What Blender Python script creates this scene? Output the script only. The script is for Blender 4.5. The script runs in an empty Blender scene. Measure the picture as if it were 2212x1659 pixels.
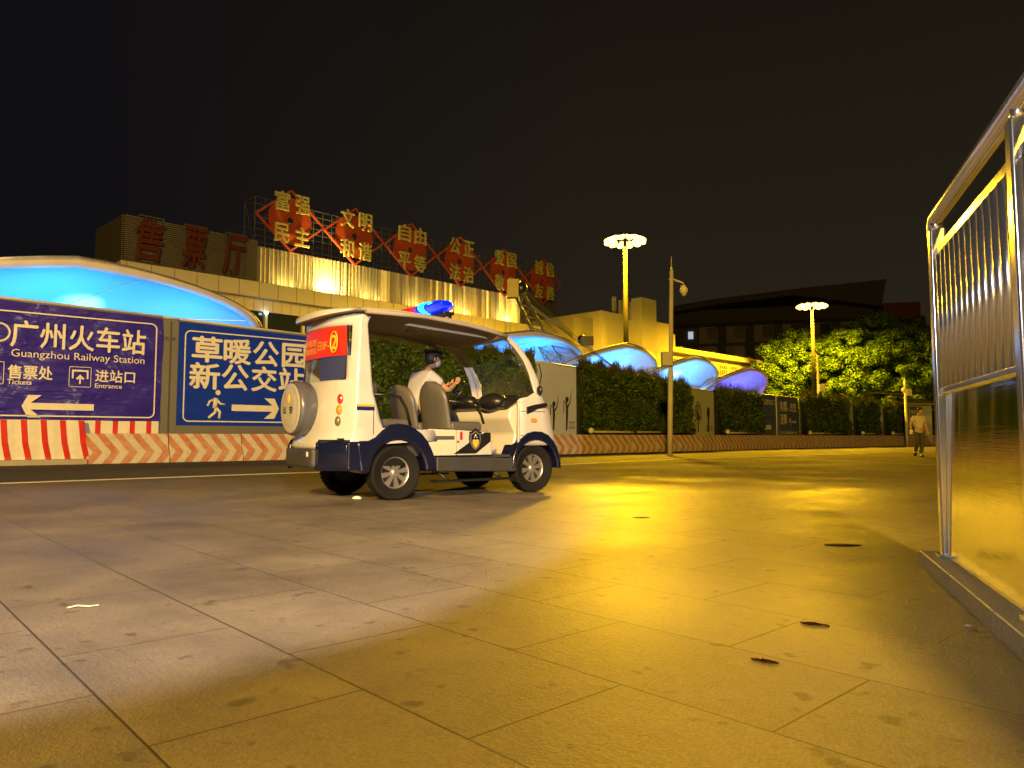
import bpy, bmesh, math, random
import numpy as np
from mathutils import Vector, Matrix
random.seed(7); rng = np.random.default_rng(7)
scene = bpy.context.scene
COL = scene.collection
R = math.radians
# ------------------------------------------------------------------ camera
FL, CX, CY, EYE = 1597.0, 1106.0, 829.5, 0.70
TH = math.atan((943 - 829.5) / FL)
cam = bpy.data.cameras.new('camera'); cam.lens = 26; cam.sensor_width = 36
cam.clip_start = 0.05; cam.clip_end = 3000
co = bpy.data.objects.new('camera', cam); COL.objects.link(co)
co.location = (0, 0, EYE); co.rotation_euler = (R(90) + TH, 0, 0)
scene.camera = co

def ray(px, py):
    u = (px - CX) / FL; v = (CY - py) / FL
    y = math.cos(TH) - v * math.sin(TH); z = math.sin(TH) + v * math.cos(TH)
    return (u / y, 1.0, z / y)
def ground(px, py, z=0.0):
    r = ray(px, py); t = (z - EYE) / r[2]; return Vector((r[0] * t, t, z))
def at(px, py, Y):
    r = ray(px, py); return Vector((r[0] * Y, Y, EYE + r[2] * Y))
def on_plane(px, py, A, n):
    r = ray(px, py); t = (A[0] * n[0] + A[1] * n[1]) / (r[0] * n[0] + r[1] * n[1])
    return Vector((r[0] * t, t, EYE + r[2] * t))

# ------------------------------------------------------------------ materials
MATS = {}
def newmat(name):
    m = bpy.data.materials.new(name); m.use_nodes = True
    nt = m.node_tree; b = nt.nodes['Principled BSDF']; MATS[name] = m
    return m, nt, b
def nd(nt, t, **kw):
    n = nt.nodes.new(t)
    for k, v in kw.items(): setattr(n, k, v)
    return n
def setin(n, d):
    for k, v in d.items(): n.inputs[k].default_value = v
def mat(name, c, rough=.5, metal=0, spec=.5, var=.12, vscale=3, bump=0, bscale=40, coat=0, emis=None, es=0, c2=None, dirt=0, stretch=(1, 1, 1), detail=6):
    m, nt, b = newmat(name); L = nt.links
    tc = nd(nt, 'ShaderNodeTexCoord'); mp = nd(nt, 'ShaderNodeMapping'); mp.inputs['Scale'].default_value = stretch
    L.new(tc.outputs['Object'], mp.inputs[0])
    no = nd(nt, 'ShaderNodeTexNoise'); setin(no, {'Scale': vscale, 'Detail': detail, 'Roughness': .6}); L.new(mp.outputs[0], no.inputs['Vector'])
    rp = nd(nt, 'ShaderNodeValToRGB'); e = rp.color_ramp.elements
    e[0].position = .3; e[1].position = .7
    d = tuple(max(0, x * (1 - var)) for x in c); l = tuple(min(1, x * (1 + var)) for x in c)
    if c2: d = c2; l = c
    e[0].color = (*d, 1); e[1].color = (*l, 1)
    L.new(no.outputs[0], rp.inputs[0])
    out = rp.outputs[0]
    if dirt:
        n2 = nd(nt, 'ShaderNodeTexNoise'); setin(n2, {'Scale': vscale * .5, 'Detail': 8, 'Roughness': .7}); L.new(mp.outputs[0], n2.inputs['Vector'])
        r2 = nd(nt, 'ShaderNodeValToRGB'); r2.color_ramp.elements[0].position = .45; r2.color_ramp.elements[1].position = .7
        L.new(n2.outputs[0], r2.inputs[0])
        mu = nd(nt, 'ShaderNodeMath', operation='MULTIPLY'); L.new(r2.outputs[0], mu.inputs[0]); mu.inputs[1].default_value = dirt
        mx = nd(nt, 'ShaderNodeMixRGB'); mx.inputs[2].default_value = (.05, .045, .03, 1); L.new(mu.outputs[0], mx.inputs[0]); L.new(out, mx.inputs[1]); out = mx.outputs[0]
    L.new(out, b.inputs['Base Color'])
    mr = nd(nt, 'ShaderNodeMapRange'); setin(mr, {'To Min': max(.02, rough * .8), 'To Max': min(1, rough * 1.25)}); L.new(no.outputs[0], mr.inputs[0]); L.new(mr.outputs[0], b.inputs['Roughness'])
    b.inputs['Metallic'].default_value = metal; b.inputs['Specular IOR Level'].default_value = spec
    b.inputs['Coat Weight'].default_value = coat; b.inputs['Coat Roughness'].default_value = .06
    if bump:
        n3 = nd(nt, 'ShaderNodeTexNoise'); setin(n3, {'Scale': bscale, 'Detail': 4}); L.new(mp.outputs[0], n3.inputs['Vector'])
        bp = nd(nt, 'ShaderNodeBump'); setin(bp, {'Strength': bump, 'Distance': .02}); L.new(n3.outputs[0], bp.inputs['Height']); L.new(bp.outputs[0], b.inputs['Normal'])
    if emis:
        b.inputs['Emission Color'].default_value = (*emis, 1); b.inputs['Emission Strength'].default_value = es
    return m

mat('white_paint', (.56, .56, .55), .26, coat=.6, var=.05, vscale=2.5, dirt=.30)
mat('cream_panel', (.62, .60, .50), .3, coat=.4, var=.06)
mat('navy_paint', (.006, .009, .035), .2, coat=.8, var=.2)
mat('skirt_plastic', (.045, .045, .05), .5, bump=.2, bscale=80)
mat('black_plastic', (.012, .012, .013), .35)
mat('rubber', (.012, .012, .012), .85, spec=.2, bump=.3, bscale=60)
mat('alloy', (.62, .62, .64), .3, metal=.85, var=.1)
mat('seat_vinyl', (.10, .095, .085), .42, bump=.15, bscale=30)
mat('liner', (.30, .27, .22), .7, var=.08)
mat('tyre_cover', (.085, .088, .105), .35, coat=.3)
mat('tyre_cover_face', (.40, .39, .36), .4, coat=.3)
mat('red_vinyl', (.62, .03, .02), .4)
mat('yellow_vinyl', (.85, .5, .04), .4)
mat('gold_paint', (.75, .42, .05), .35)
mat('blue_stripe', (.01, .012, .12), .35)
mat('red_lens', (.6, .03, .01), .15, coat=1)
mat('amber_lens', (.6, .28, .02), .15, coat=1)
mat('dark_lens', (.16, .13, .06), .15, coat=1)
mat('blue_beacon', (.0, .01, .5), .1, coat=1, emis=(.0, .02, 1.), es=1.3)
mat('blue_beacon_core', (.0, .2, .8), .2, emis=(.01, .38, 1.), es=5)
mat('red_beacon', (.5, .01, .01), .15, coat=1, emis=(1, .02, .02), es=.6)
mat('steel', (.74, .71, .68), .16, metal=.85, var=.05, vscale=2, stretch=(1, 1, .2))
mat('steel_bar', (.74, .72, .68), .24, metal=.85, var=.06)
mat('lamp_pole_metal', (.028, .026, .022), .65, spec=.2)
mat('pole_white', (.62, .58, .54), .45, dirt=.25, vscale=4)
mat('box_grey', (.55, .52, .48), .5, dirt=.2)
mat('panel_grey', (.17, .17, .16), .55, dirt=.25, vscale=1.5)
mat('hoarding_light', (.55, .59, .62), .6, dirt=.35, vscale=.8)
mat('sign_white', (.78, .76, .7), .5, var=.06, vscale=6)
mat('sign_cream', (.72, .68, .55), .5)
mat('frame_steel', (.10, .10, .095), .6, metal=.3)
mat('medallion_red', (.34, .05, .015), .5, dirt=.15)
mat('frame_red', (.38, .06, .03), .5)
mat('letter_yellow', (.42, .37, .13), .55, dirt=.15)
mat('letter_red', (.10, .025, .010), .2, coat=.7)
mat('faded_red', (.42, .05, .02), .6)
mat('cladding', (.62, .58, .46), .45, var=.08, vscale=.6, dirt=.12)
mat('cladding_seam', (.12, .11, .08), .6)
mat('dark_glass', (.02, .03, .028), .08, spec=.8)
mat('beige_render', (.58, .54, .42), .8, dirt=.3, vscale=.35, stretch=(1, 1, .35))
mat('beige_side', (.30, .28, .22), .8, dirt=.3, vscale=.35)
mat('window_frame', (.5, .48, .42), .5)
mat('far_wall', (.075, .07, .068), .8, dirt=.2, vscale=.1)
mat('far_wall_light', (.26, .24, .21), .8, vscale=.1)
mat('far_glass', (.03, .03, .035), .2)
mat('far_red', (.13, .02, .012), .6)
mat('lit_window', (.5, .5, .5), .5, emis=(.75, .85, 1), es=.55)
mat('roof_dark', (.03, .03, .03), .8)
mat('bark', (.10, .075, .05), .9, bump=.6, bscale=12)
mat('crane_steel', (.10, .09, .05), .55, dirt=.2)
mat('crane_yellow', (.5, .4, .05), .5, dirt=.2)
mat('cable_black', (.012, .012, .012), .6)
mat('canopy_tube', (.62, .58, .55), .4, dirt=.15)
mat('granite', (.55, .50, .42), .45, c2=(.28, .25, .2), vscale=70, bump=.2, bscale=90)
mat('plastic_pipe', (.5, .48, .42), .5, dirt=.3)
mat('skin', (.42, .24, .15), .5, var=.05)
mat('hair', (.012, .01, .009), .6)
mat('shirt_white', (.42, .42, .50), .8, bump=.3, bscale=14, var=.05)
mat('shirt_tan', (.50, .42, .33), .8, bump=.3, bscale=14)
mat('trousers', (.055, .055, .04), .8, bump=.3, bscale=20)
mat('trousers_dark', (.015, .016, .02), .8)
mat('shoe_black', (.015, .014, .013), .4)
mat('mask_white', (.5, .52, .53), .7)
mat('paper', (.75, .73, .7), .7)
mat('cig_filter', (.7, .35, .08), .7)
mat('wrapper', (.05, .02, .01), .15, metal=.6, bump=.8, bscale=60)
mat('roof_sheet', (.19, .17, .125), .5, metal=.2, dirt=.3)
mat('leaf_litter', (.02, .016, .008), .9)
mat('silhouette', (.03, .028, .02), .7)
mat('mural_text', (.6, .57, .45), .7)
mat('asphalt', (.048, .046, .046), .75, bump=.35, bscale=60, var=.3, vscale=1.2, c2=(.03, .03, .03))
mat('kerb_stone', (.40, .37, .30), .6, vscale=12, var=.15, dirt=.2)

def leafmat(name, c1, c2, trans=.25):
    m, nt, b = newmat(name); L = nt.links
    g = nd(nt, 'ShaderNodeNewGeometry'); rp = nd(nt, 'ShaderNodeValToRGB')
    rp.color_ramp.elements[0].color = (*c1, 1); rp.color_ramp.elements[1].color = (*c2, 1)
    tcl = nd(nt, 'ShaderNodeTexCoord'); nl = nd(nt, 'ShaderNodeTexNoise'); setin(nl, {'Scale': 1.1, 'Detail': 3}); L.new(tcl.outputs['Object'], nl.inputs['Vector'])
    mrl = nd(nt, 'ShaderNodeMapRange'); setin(mrl, {'From Min': .3, 'From Max': .7, 'To Min': -.45, 'To Max': .35}); L.new(nl.outputs[0], mrl.inputs[0])
    adl = nd(nt, 'ShaderNodeMath', operation='ADD'); adl.use_clamp = True; L.new(g.outputs['Random Per Island'], adl.inputs[0]); L.new(mrl.outputs[0], adl.inputs[1]); L.new(adl.outputs[0], rp.inputs[0]); L.new(rp.outputs[0], b.inputs['Base Color'])
    b.inputs['Roughness'].default_value = .5; b.inputs['Specular IOR Level'].default_value = .4
    tr = nd(nt, 'ShaderNodeBsdfTranslucent'); L.new(rp.outputs[0], tr.inputs[0])
    mx = nd(nt, 'ShaderNodeMixShader'); mx.inputs[0].default_value = trans
    L.new(b.outputs[0], mx.inputs[1]); L.new(tr.outputs[0], mx.inputs[2]); L.new(mx.outputs[0], nt.nodes['Material Output'].inputs[0])
leafmat('tree_leaf', (.035, .085, .010), (.14, .25, .03), .3)
leafmat('hedge_leaf', (.03, .06, .01), (.13, .21, .035), .15)
leafmat('hedge_tuft', (.05, .05, .012), (.14, .13, .03), .2)
mat('hedge_core', (.012, .018, .005), .9)

def glassmat():
    m, nt, b = newmat('windscreen_glass'); L = nt.links
    t = nd(nt, 'ShaderNodeBsdfTransparent'); t.inputs[0].default_value = (.80, .86, .80, 1)
    g = nd(nt, 'ShaderNodeBsdfGlossy'); g.inputs[1].default_value = .03; g.inputs[0].default_value = (.9, .9, .9, 1)
    d = nd(nt, 'ShaderNodeBsdfDiffuse'); d.inputs[0].default_value = (.35, .35, .3, 1)
    lw_ = nd(nt, 'ShaderNodeLayerWeight'); f = nd(nt, 'ShaderNodeMath', operation='POWER'); L.new(lw_.outputs['Facing'], f.inputs[0]); f.inputs[1].default_value = 4.
    mx = nd(nt, 'ShaderNodeMixShader'); L.new(f.outputs[0], mx.inputs[0]); L.new(t.outputs[0], mx.inputs[1]); L.new(g.outputs[0], mx.inputs[2])
    m2 = nd(nt, 'ShaderNodeMixShader'); m2.inputs[0].default_value = .10; L.new(mx.outputs[0], m2.inputs[1]); L.new(d.outputs[0], m2.inputs[2])
    L.new(m2.outputs[0], nt.nodes['Material Output'].inputs[0])
glassmat()

def membranemat():
    m, nt, b = newmat('membrane'); L = nt.links
    b.inputs['Base Color'].default_value = (.20, .45, .72, 1); b.inputs['Roughness'].default_value = .4
    tr = nd(nt, 'ShaderNodeBsdfTranslucent'); tr.inputs[0].default_value = (.75, .8, .85, 1)
    mx = nd(nt, 'ShaderNodeMixShader'); mx.inputs[0].default_value = .03
    L.new(b.outputs[0], mx.inputs[1]); L.new(tr.outputs[0], mx.inputs[2]); L.new(mx.outputs[0], nt.nodes['Material Output'].inputs[0])
membranemat()

def paving():
    m, nt, b = newmat('paving'); L = nt.links
    tc = nd(nt, 'ShaderNodeTexCoord'); mp = nd(nt, 'ShaderNodeMapping'); mp.inputs['Rotation'].default_value = (0, 0, R(47.5)); 
    L.new(tc.outputs['Object'], mp.inputs[0])
    br = nd(nt, 'ShaderNodeTexBrick'); br.offset = .5
    setin(br, {'Scale': 1.0, 'Mortar Size': .0035, 'Mortar Smooth': .1, 'Brick Width': .9, 'Row Height': .55, 'Bias': 0})
    br.inputs['Color1'].default_value = (0, 0, 0, 1); br.inputs['Color2'].default_value = (1, 1, 1, 1); br.inputs['Mortar'].default_value = (.5, .5, .5, 1)
    L.new(mp.outputs[0], br.inputs['Vector'])
    # base colour
    n1 = nd(nt, 'ShaderNodeTexNoise'); setin(n1, {'Scale': 1.1, 'Detail': 8, 'Roughness': .65}); L.new(mp.outputs[0], n1.inputs['Vector'])
    n2 = nd(nt, 'ShaderNodeTexNoise'); setin(n2, {'Scale': 130, 'Detail': 3}); L.new(mp.outputs[0], n2.inputs['Vector'])
    add = nd(nt, 'ShaderNodeMath', operation='MULTIPLY_ADD'); L.new(br.outputs['Color'], add.inputs[0]); add.inputs[1].default_value = .07; L.new(n1.outputs[0], add.inputs[2])
    ad2 = nd(nt, 'ShaderNodeMath', operation='MULTIPLY_ADD'); L.new(n2.outputs[0], ad2.inputs[0]); ad2.inputs[1].default_value = .5; L.new(add.outputs[0], ad2.inputs[2])
    rp = nd(nt, 'ShaderNodeValToRGB'); e = rp.color_ramp.elements; e[0].position = .55; e[1].position = 1.1
    e[0].color = (.10, .086, .070, 1); e[1].color = (.27, .235, .19, 1); L.new(ad2.outputs[0], rp.inputs[0])
    mx = nd(nt, 'ShaderNodeMixRGB'); mx.inputs[2].default_value = (.05, .043, .034, 1); L.new(br.outputs['Fac'], mx.inputs[0]); L.new(rp.outputs[0], mx.inputs[1])
    ns = nd(nt, 'ShaderNodeTexNoise'); setin(ns, {'Scale': 9., 'Detail': 3}); L.new(mp.outputs[0], ns.inputs['Vector'])
    nr = nd(nt, 'ShaderNodeMapRange'); setin(nr, {'From Min': .64, 'From Max': .70, 'To Min': 0, 'To Max': .55}); L.new(ns.outputs[0], nr.inputs[0])
    st_ = nd(nt, 'ShaderNodeMixRGB'); st_.inputs[2].default_value = (.03, .026, .02, 1); L.new(nr.outputs[0], st_.inputs[0]); L.new(mx.outputs[0], st_.inputs[1]); mx = st_
    L.new(mx.outputs[0], b.inputs['Base Color'])
    # roughness
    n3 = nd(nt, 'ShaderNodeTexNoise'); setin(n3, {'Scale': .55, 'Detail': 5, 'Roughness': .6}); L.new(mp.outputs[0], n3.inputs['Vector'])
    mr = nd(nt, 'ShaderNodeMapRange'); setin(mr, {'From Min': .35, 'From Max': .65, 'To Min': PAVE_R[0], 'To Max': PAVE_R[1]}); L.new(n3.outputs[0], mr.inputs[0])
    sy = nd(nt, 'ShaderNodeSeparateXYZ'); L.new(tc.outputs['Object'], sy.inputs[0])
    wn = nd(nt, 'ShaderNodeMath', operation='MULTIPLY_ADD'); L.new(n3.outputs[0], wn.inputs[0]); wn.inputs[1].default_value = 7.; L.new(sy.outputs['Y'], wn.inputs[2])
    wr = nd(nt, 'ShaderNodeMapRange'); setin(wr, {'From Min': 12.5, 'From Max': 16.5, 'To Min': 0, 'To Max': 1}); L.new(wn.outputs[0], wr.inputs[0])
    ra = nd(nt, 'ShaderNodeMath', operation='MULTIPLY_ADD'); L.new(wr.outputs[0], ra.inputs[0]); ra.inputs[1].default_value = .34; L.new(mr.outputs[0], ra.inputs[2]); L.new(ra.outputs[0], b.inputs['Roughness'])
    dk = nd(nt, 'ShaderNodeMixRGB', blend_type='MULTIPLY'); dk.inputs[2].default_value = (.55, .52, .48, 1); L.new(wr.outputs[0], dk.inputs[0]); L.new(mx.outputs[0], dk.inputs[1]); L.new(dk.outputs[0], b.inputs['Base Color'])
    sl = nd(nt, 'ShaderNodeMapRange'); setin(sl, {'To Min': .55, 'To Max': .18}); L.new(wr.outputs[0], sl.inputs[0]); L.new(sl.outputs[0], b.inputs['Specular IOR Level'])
    # bump: joints, chiselled short grooves, grain
    wv = nd(nt, 'ShaderNodeTexVoronoi'); setin(wv, {'Scale': 38}); 
    mp2 = nd(nt, 'ShaderNodeMapping'); mp2.inputs['Scale'].default_value = (.45, 1.5, 1); mp2.inputs['Rotation'].default_value = (0, 0, R(-30)); L.new(mp.outputs[0], mp2.inputs[0]); L.new(mp2.outputs[0], wv.inputs['Vector'])
    h = nd(nt, 'ShaderNodeMath', operation='MULTIPLY_ADD'); L.new(wv.outputs['Distance'], h.inputs[0]); h.inputs[1].default_value = .22; L.new(n2.outputs[0], h.inputs[2])
    h2 = nd(nt, 'ShaderNodeMath', operation='MULTIPLY_ADD'); L.new(br.outputs['Fac'], h2.inputs[0]); h2.inputs[1].default_value = -2.5; L.new(h.outputs[0], h2.inputs[2])
    bp = nd(nt, 'ShaderNodeBump'); setin(bp, {'Strength': .9, 'Distance': .0045}); L.new(h2.outputs[0], bp.inputs['Height'])
    # each slab lies at its own slight tilt
    sb = nd(nt, 'ShaderNodeVectorMath', operation='SUBTRACT'); n4 = nd(nt, 'ShaderNodeTexWhiteNoise'); n4.noise_dimensions = '1D'; L.new(br.outputs['Color'], n4.inputs['W'])
    L.new(n4.outputs['Color'], sb.inputs[0]); sb.inputs[1].default_value = (.5, .5, .5)
    sc = nd(nt, 'ShaderNodeVectorMath', operation='SCALE'); L.new(sb.outputs[0], sc.inputs[0]); sc.inputs['Scale'].default_value = .022
    n5 = nd(nt, 'ShaderNodeTexNoise'); setin(n5, {'Scale': 7., 'Detail': 4, 'Roughness': .6}); L.new(mp.outputs[0], n5.inputs['Vector'])
    sb2 = nd(nt, 'ShaderNodeVectorMath', operation='SUBTRACT'); L.new(n5.outputs['Color'], sb2.inputs[0]); sb2.inputs[1].default_value = (.5, .5, .5)
    sc2 = nd(nt, 'ShaderNodeVectorMath', operation='SCALE'); L.new(sb2.outputs[0], sc2.inputs[0]); sc2.inputs['Scale'].default_value = .14
    a1 = nd(nt, 'ShaderNodeVectorMath', operation='ADD'); L.new(bp.outputs[0], a1.inputs[0]); L.new(sc.outputs[0], a1.inputs[1])
    a2 = nd(nt, 'ShaderNodeVectorMath', operation='ADD'); L.new(a1.outputs[0], a2.inputs[0]); L.new(sc2.outputs[0], a2.inputs[1])
    nn = nd(nt, 'ShaderNodeVectorMath', operation='NORMALIZE'); L.new(a2.outputs[0], nn.inputs[0]); L.new(nn.outputs[0], b.inputs['Normal'])
PAVE_R = (.35, .56)
paving()

def bannermat(name, c, crease=.5):
    m, nt, b = newmat(name); L = nt.links
    tc = nd(nt, 'ShaderNodeTexCoord')
    n = nd(nt, 'ShaderNodeTexNoise'); setin(n, {'Scale': .9, 'Detail': 3, 'Distortion': 1.2}); L.new(tc.outputs['Object'], n.inputs['Vector'])
    mpp = nd(nt, 'ShaderNodeMapping'); mpp.inputs['Rotation'].default_value = (0, R(35), 0); mpp.inputs['Scale'].default_value = (.5, 1, 3); L.new(tc.outputs['Object'], mpp.inputs[0])
    n2 = nd(nt, 'ShaderNodeTexNoise'); setin(n2, {'Scale': 1.6, 'Detail': 4, 'Distortion': .6}); L.new(mpp.outputs[0], n2.inputs['Vector'])
    ad = nd(nt, 'ShaderNodeMath', operation='ADD'); L.new(n.outputs[0], ad.inputs[0]); L.new(n2.outputs[0], ad.inputs[1])
    bp = nd(nt, 'ShaderNodeBump'); setin(bp, {'Strength': crease, 'Distance': .12}); L.new(ad.outputs[0], bp.inputs['Height']); L.new(bp.outputs[0], b.inputs['Normal'])
    rp = nd(nt, 'ShaderNodeValToRGB'); rp.color_ramp.elements[0].color = (*[x * .75 for x in c], 1); rp.color_ramp.elements[1].color = (*[x * 1.2 for x in c], 1)
    L.new(n2.outputs[0], rp.inputs[0]); L.new(rp.outputs[0], b.inputs['Base Color']); b.inputs['Roughness'].default_value = .3
bannermat('banner_purple', (.04, .026, .42), .8)
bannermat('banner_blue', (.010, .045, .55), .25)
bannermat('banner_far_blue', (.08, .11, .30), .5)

def mirrormat():
    m, nt, b = newmat('mirror_steel'); L = nt.links
    b.inputs['Metallic'].default_value = 1; b.inputs['Base Color'].default_value = (.74, .72, .68, 1)
    tc = nd(nt, 'ShaderNodeTexCoord'); mp = nd(nt, 'ShaderNodeMapping'); mp.inputs['Scale'].default_value = (3, 3, .7); L.new(tc.outputs['Object'], mp.inputs[0])
    n = nd(nt, 'ShaderNodeTexNoise'); setin(n, {'Scale': 1.1, 'Detail': 1}); L.new(mp.outputs[0], n.inputs['Vector'])
    bp = nd(nt, 'ShaderNodeBump'); setin(bp, {'Strength': .35, 'Distance': .02}); L.new(n.outputs[0], bp.inputs['Height'])
    ms = nd(nt, 'ShaderNodeMapping'); ms.inputs['Scale'].default_value = (2, 2, 260); L.new(tc.outputs['Object'], ms.inputs[0])
    ns = nd(nt, 'ShaderNodeTexNoise'); setin(ns, {'Scale': 1., 'Detail': 2}); L.new(ms.outputs[0], ns.inputs['Vector'])
    b2 = nd(nt, 'ShaderNodeBump'); setin(b2, {'Strength': .5, 'Distance': .0006}); L.new(ns.outputs[0], b2.inputs['Height']); L.new(bp.outputs[0], b2.inputs['Normal']); L.new(b2.outputs[0], b.inputs['Normal'])
    n2 = nd(nt, 'ShaderNodeTexNoise'); setin(n2, {'Scale': 5, 'Detail': 6}); L.new(tc.outputs['Object'], n2.inputs['Vector'])
    mr = nd(nt, 'ShaderNodeMapRange'); setin(mr, {'To Min': .03, 'To Max': .14}); L.new(n2.outputs[0], mr.inputs[0]); L.new(mr.outputs[0], b.inputs['Roughness'])
mirrormat()

def foilmat():
    m, nt, b = newmat('ribbed_sheet'); L = nt.links
    b.inputs['Metallic'].default_value = .85; b.inputs['Base Color'].default_value = (.72, .68, .58, 1); b.inputs['Roughness'].default_value = .3
    tc = nd(nt, 'ShaderNodeTexCoord'); mp = nd(nt, 'ShaderNodeMapping'); mp.inputs['Scale'].default_value = (1, 1, 1.6); L.new(tc.outputs['Object'], mp.inputs[0])
    n = nd(nt, 'ShaderNodeTexNoise'); setin(n, {'Scale': 4.5, 'Detail': 3}); L.new(mp.outputs[0], n.inputs['Vector'])
    bp = nd(nt, 'ShaderNodeBump'); setin(bp, {'Strength': .5, 'Distance': .02}); L.new(n.outputs[0], bp.inputs['Height']); L.new(bp.outputs[0], b.inputs['Normal'])
foilmat()

def stripemat():
    # chevron stripes painted on a barrier: object x along, z up; bends at z = .33
    m, nt, b = newmat('barrier_stripes'); L = nt.links
    tc = nd(nt, 'ShaderNodeTexCoord'); sp = nd(nt, 'ShaderNodeSeparateXYZ'); L.new(tc.outputs['Object'], sp.inputs[0])
    ab = nd(nt, 'ShaderNodeMath', operation='SUBTRACT'); L.new(sp.outputs['Z'], ab.inputs[0]); ab.inputs[1].default_value = .3
    aa = nd(nt, 'ShaderNodeMath', operation='ABSOLUTE'); L.new(ab.outputs[0], aa.inputs[0])
    ma = nd(nt, 'ShaderNodeMath', operation='MULTIPLY_ADD'); L.new(aa.outputs[0], ma.inputs[0]); ma.inputs[1].default_value = .75; L.new(sp.outputs['X'], ma.inputs[2])
    n = nd(nt, 'ShaderNodeTexNoise'); setin(n, {'Scale': 5, 'Detail': 5}); L.new(tc.outputs['Object'], n.inputs['Vector'])
    mb = nd(nt, 'ShaderNodeMath', operation='MULTIPLY_ADD'); L.new(n.outputs[0], mb.inputs[0]); mb.inputs[1].default_value = .06; L.new(ma.outputs[0], mb.inputs[2])
    md = nd(nt, 'ShaderNodeMath', operation='MODULO'); di = nd(nt, 'ShaderNodeMath', operation='ADD'); L.new(mb.outputs[0], di.inputs[0]); di.inputs[1].default_value = 50.
    L.new(di.outputs[0], md.inputs[0]); md.inputs[1].default_value = .42
    gt = nd(nt, 'ShaderNodeMath', operation='GREATER_THAN'); L.new(md.outputs[0], gt.inputs[0]); gt.inputs[1].default_value = .21
    n2 = nd(nt, 'ShaderNodeTexNoise'); setin(n2, {'Scale': 2.2, 'Detail': 9, 'Roughness': .75}); L.new(tc.outputs['Object'], n2.inputs['Vector'])
    rr = nd(nt, 'ShaderNodeValToRGB'); rr.color_ramp.elements[0].position = .35; rr.color_ramp.elements[1].position = .65
    rr.color_ramp.elements[0].color = (.50, .15, .10, 1); rr.color_ramp.elements[1].color = (.60, .36, .27, 1); L.new(n2.outputs[0], rr.inputs[0])
    mx = nd(nt, 'ShaderNodeMixRGB'); mx.inputs[1].default_value = (.62, .58, .50, 1); L.new(gt.outputs[0], mx.inputs[0]); L.new(rr.outputs[0], mx.inputs[2])
    n3 = nd(nt, 'ShaderNodeTexNoise'); setin(n3, {'Scale': 3.5, 'Detail': 8, 'Roughness': .8}); L.new(tc.outputs['Object'], n3.inputs['Vector'])
    oi = nd(nt, 'ShaderNodeObjectInfo')
    r3 = nd(nt, 'ShaderNodeMapRange'); setin(r3, {'From Min': .5, 'From Max': .75, 'To Min': 0., 'To Max': .7}); L.new(n3.outputs[0], r3.inputs[0])
    mm = nd(nt, 'ShaderNodeMath', operation='MULTIPLY'); L.new(r3.outputs[0], mm.inputs[0]); L.new(oi.outputs['Random'], mm.inputs[1])
    m2 = nd(nt, 'ShaderNodeMixRGB'); m2.inputs[2].default_value = (.10, .09, .04, 1); L.new(mm.outputs[0], m2.inputs[0]); L.new(mx.outputs[0], m2.inputs[1])
    L.new(m2.outputs[0], b.inputs['Base Color']); b.inputs['Roughness'].default_value = .75
    bp = nd(nt, 'ShaderNodeBump'); setin(bp, {'Strength': .4, 'Distance': .01}); L.new(n3.outputs[0], bp.inputs['Height']); L.new(bp.outputs[0], b.inputs['Normal'])
stripemat()

def lampmat(name, c, s):
    m, nt, b = newmat(name)
    b.inputs['Base Color'].default_value = (.8, .7, .4, 1); b.inputs['Emission Color'].default_value = (*c, 1); b.inputs['Emission Strength'].default_value = s
lampmat('sodium_bowl', (1, .60, .13), 6)
lampmat('led_white', (.7, .9, 1), 9)

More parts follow.
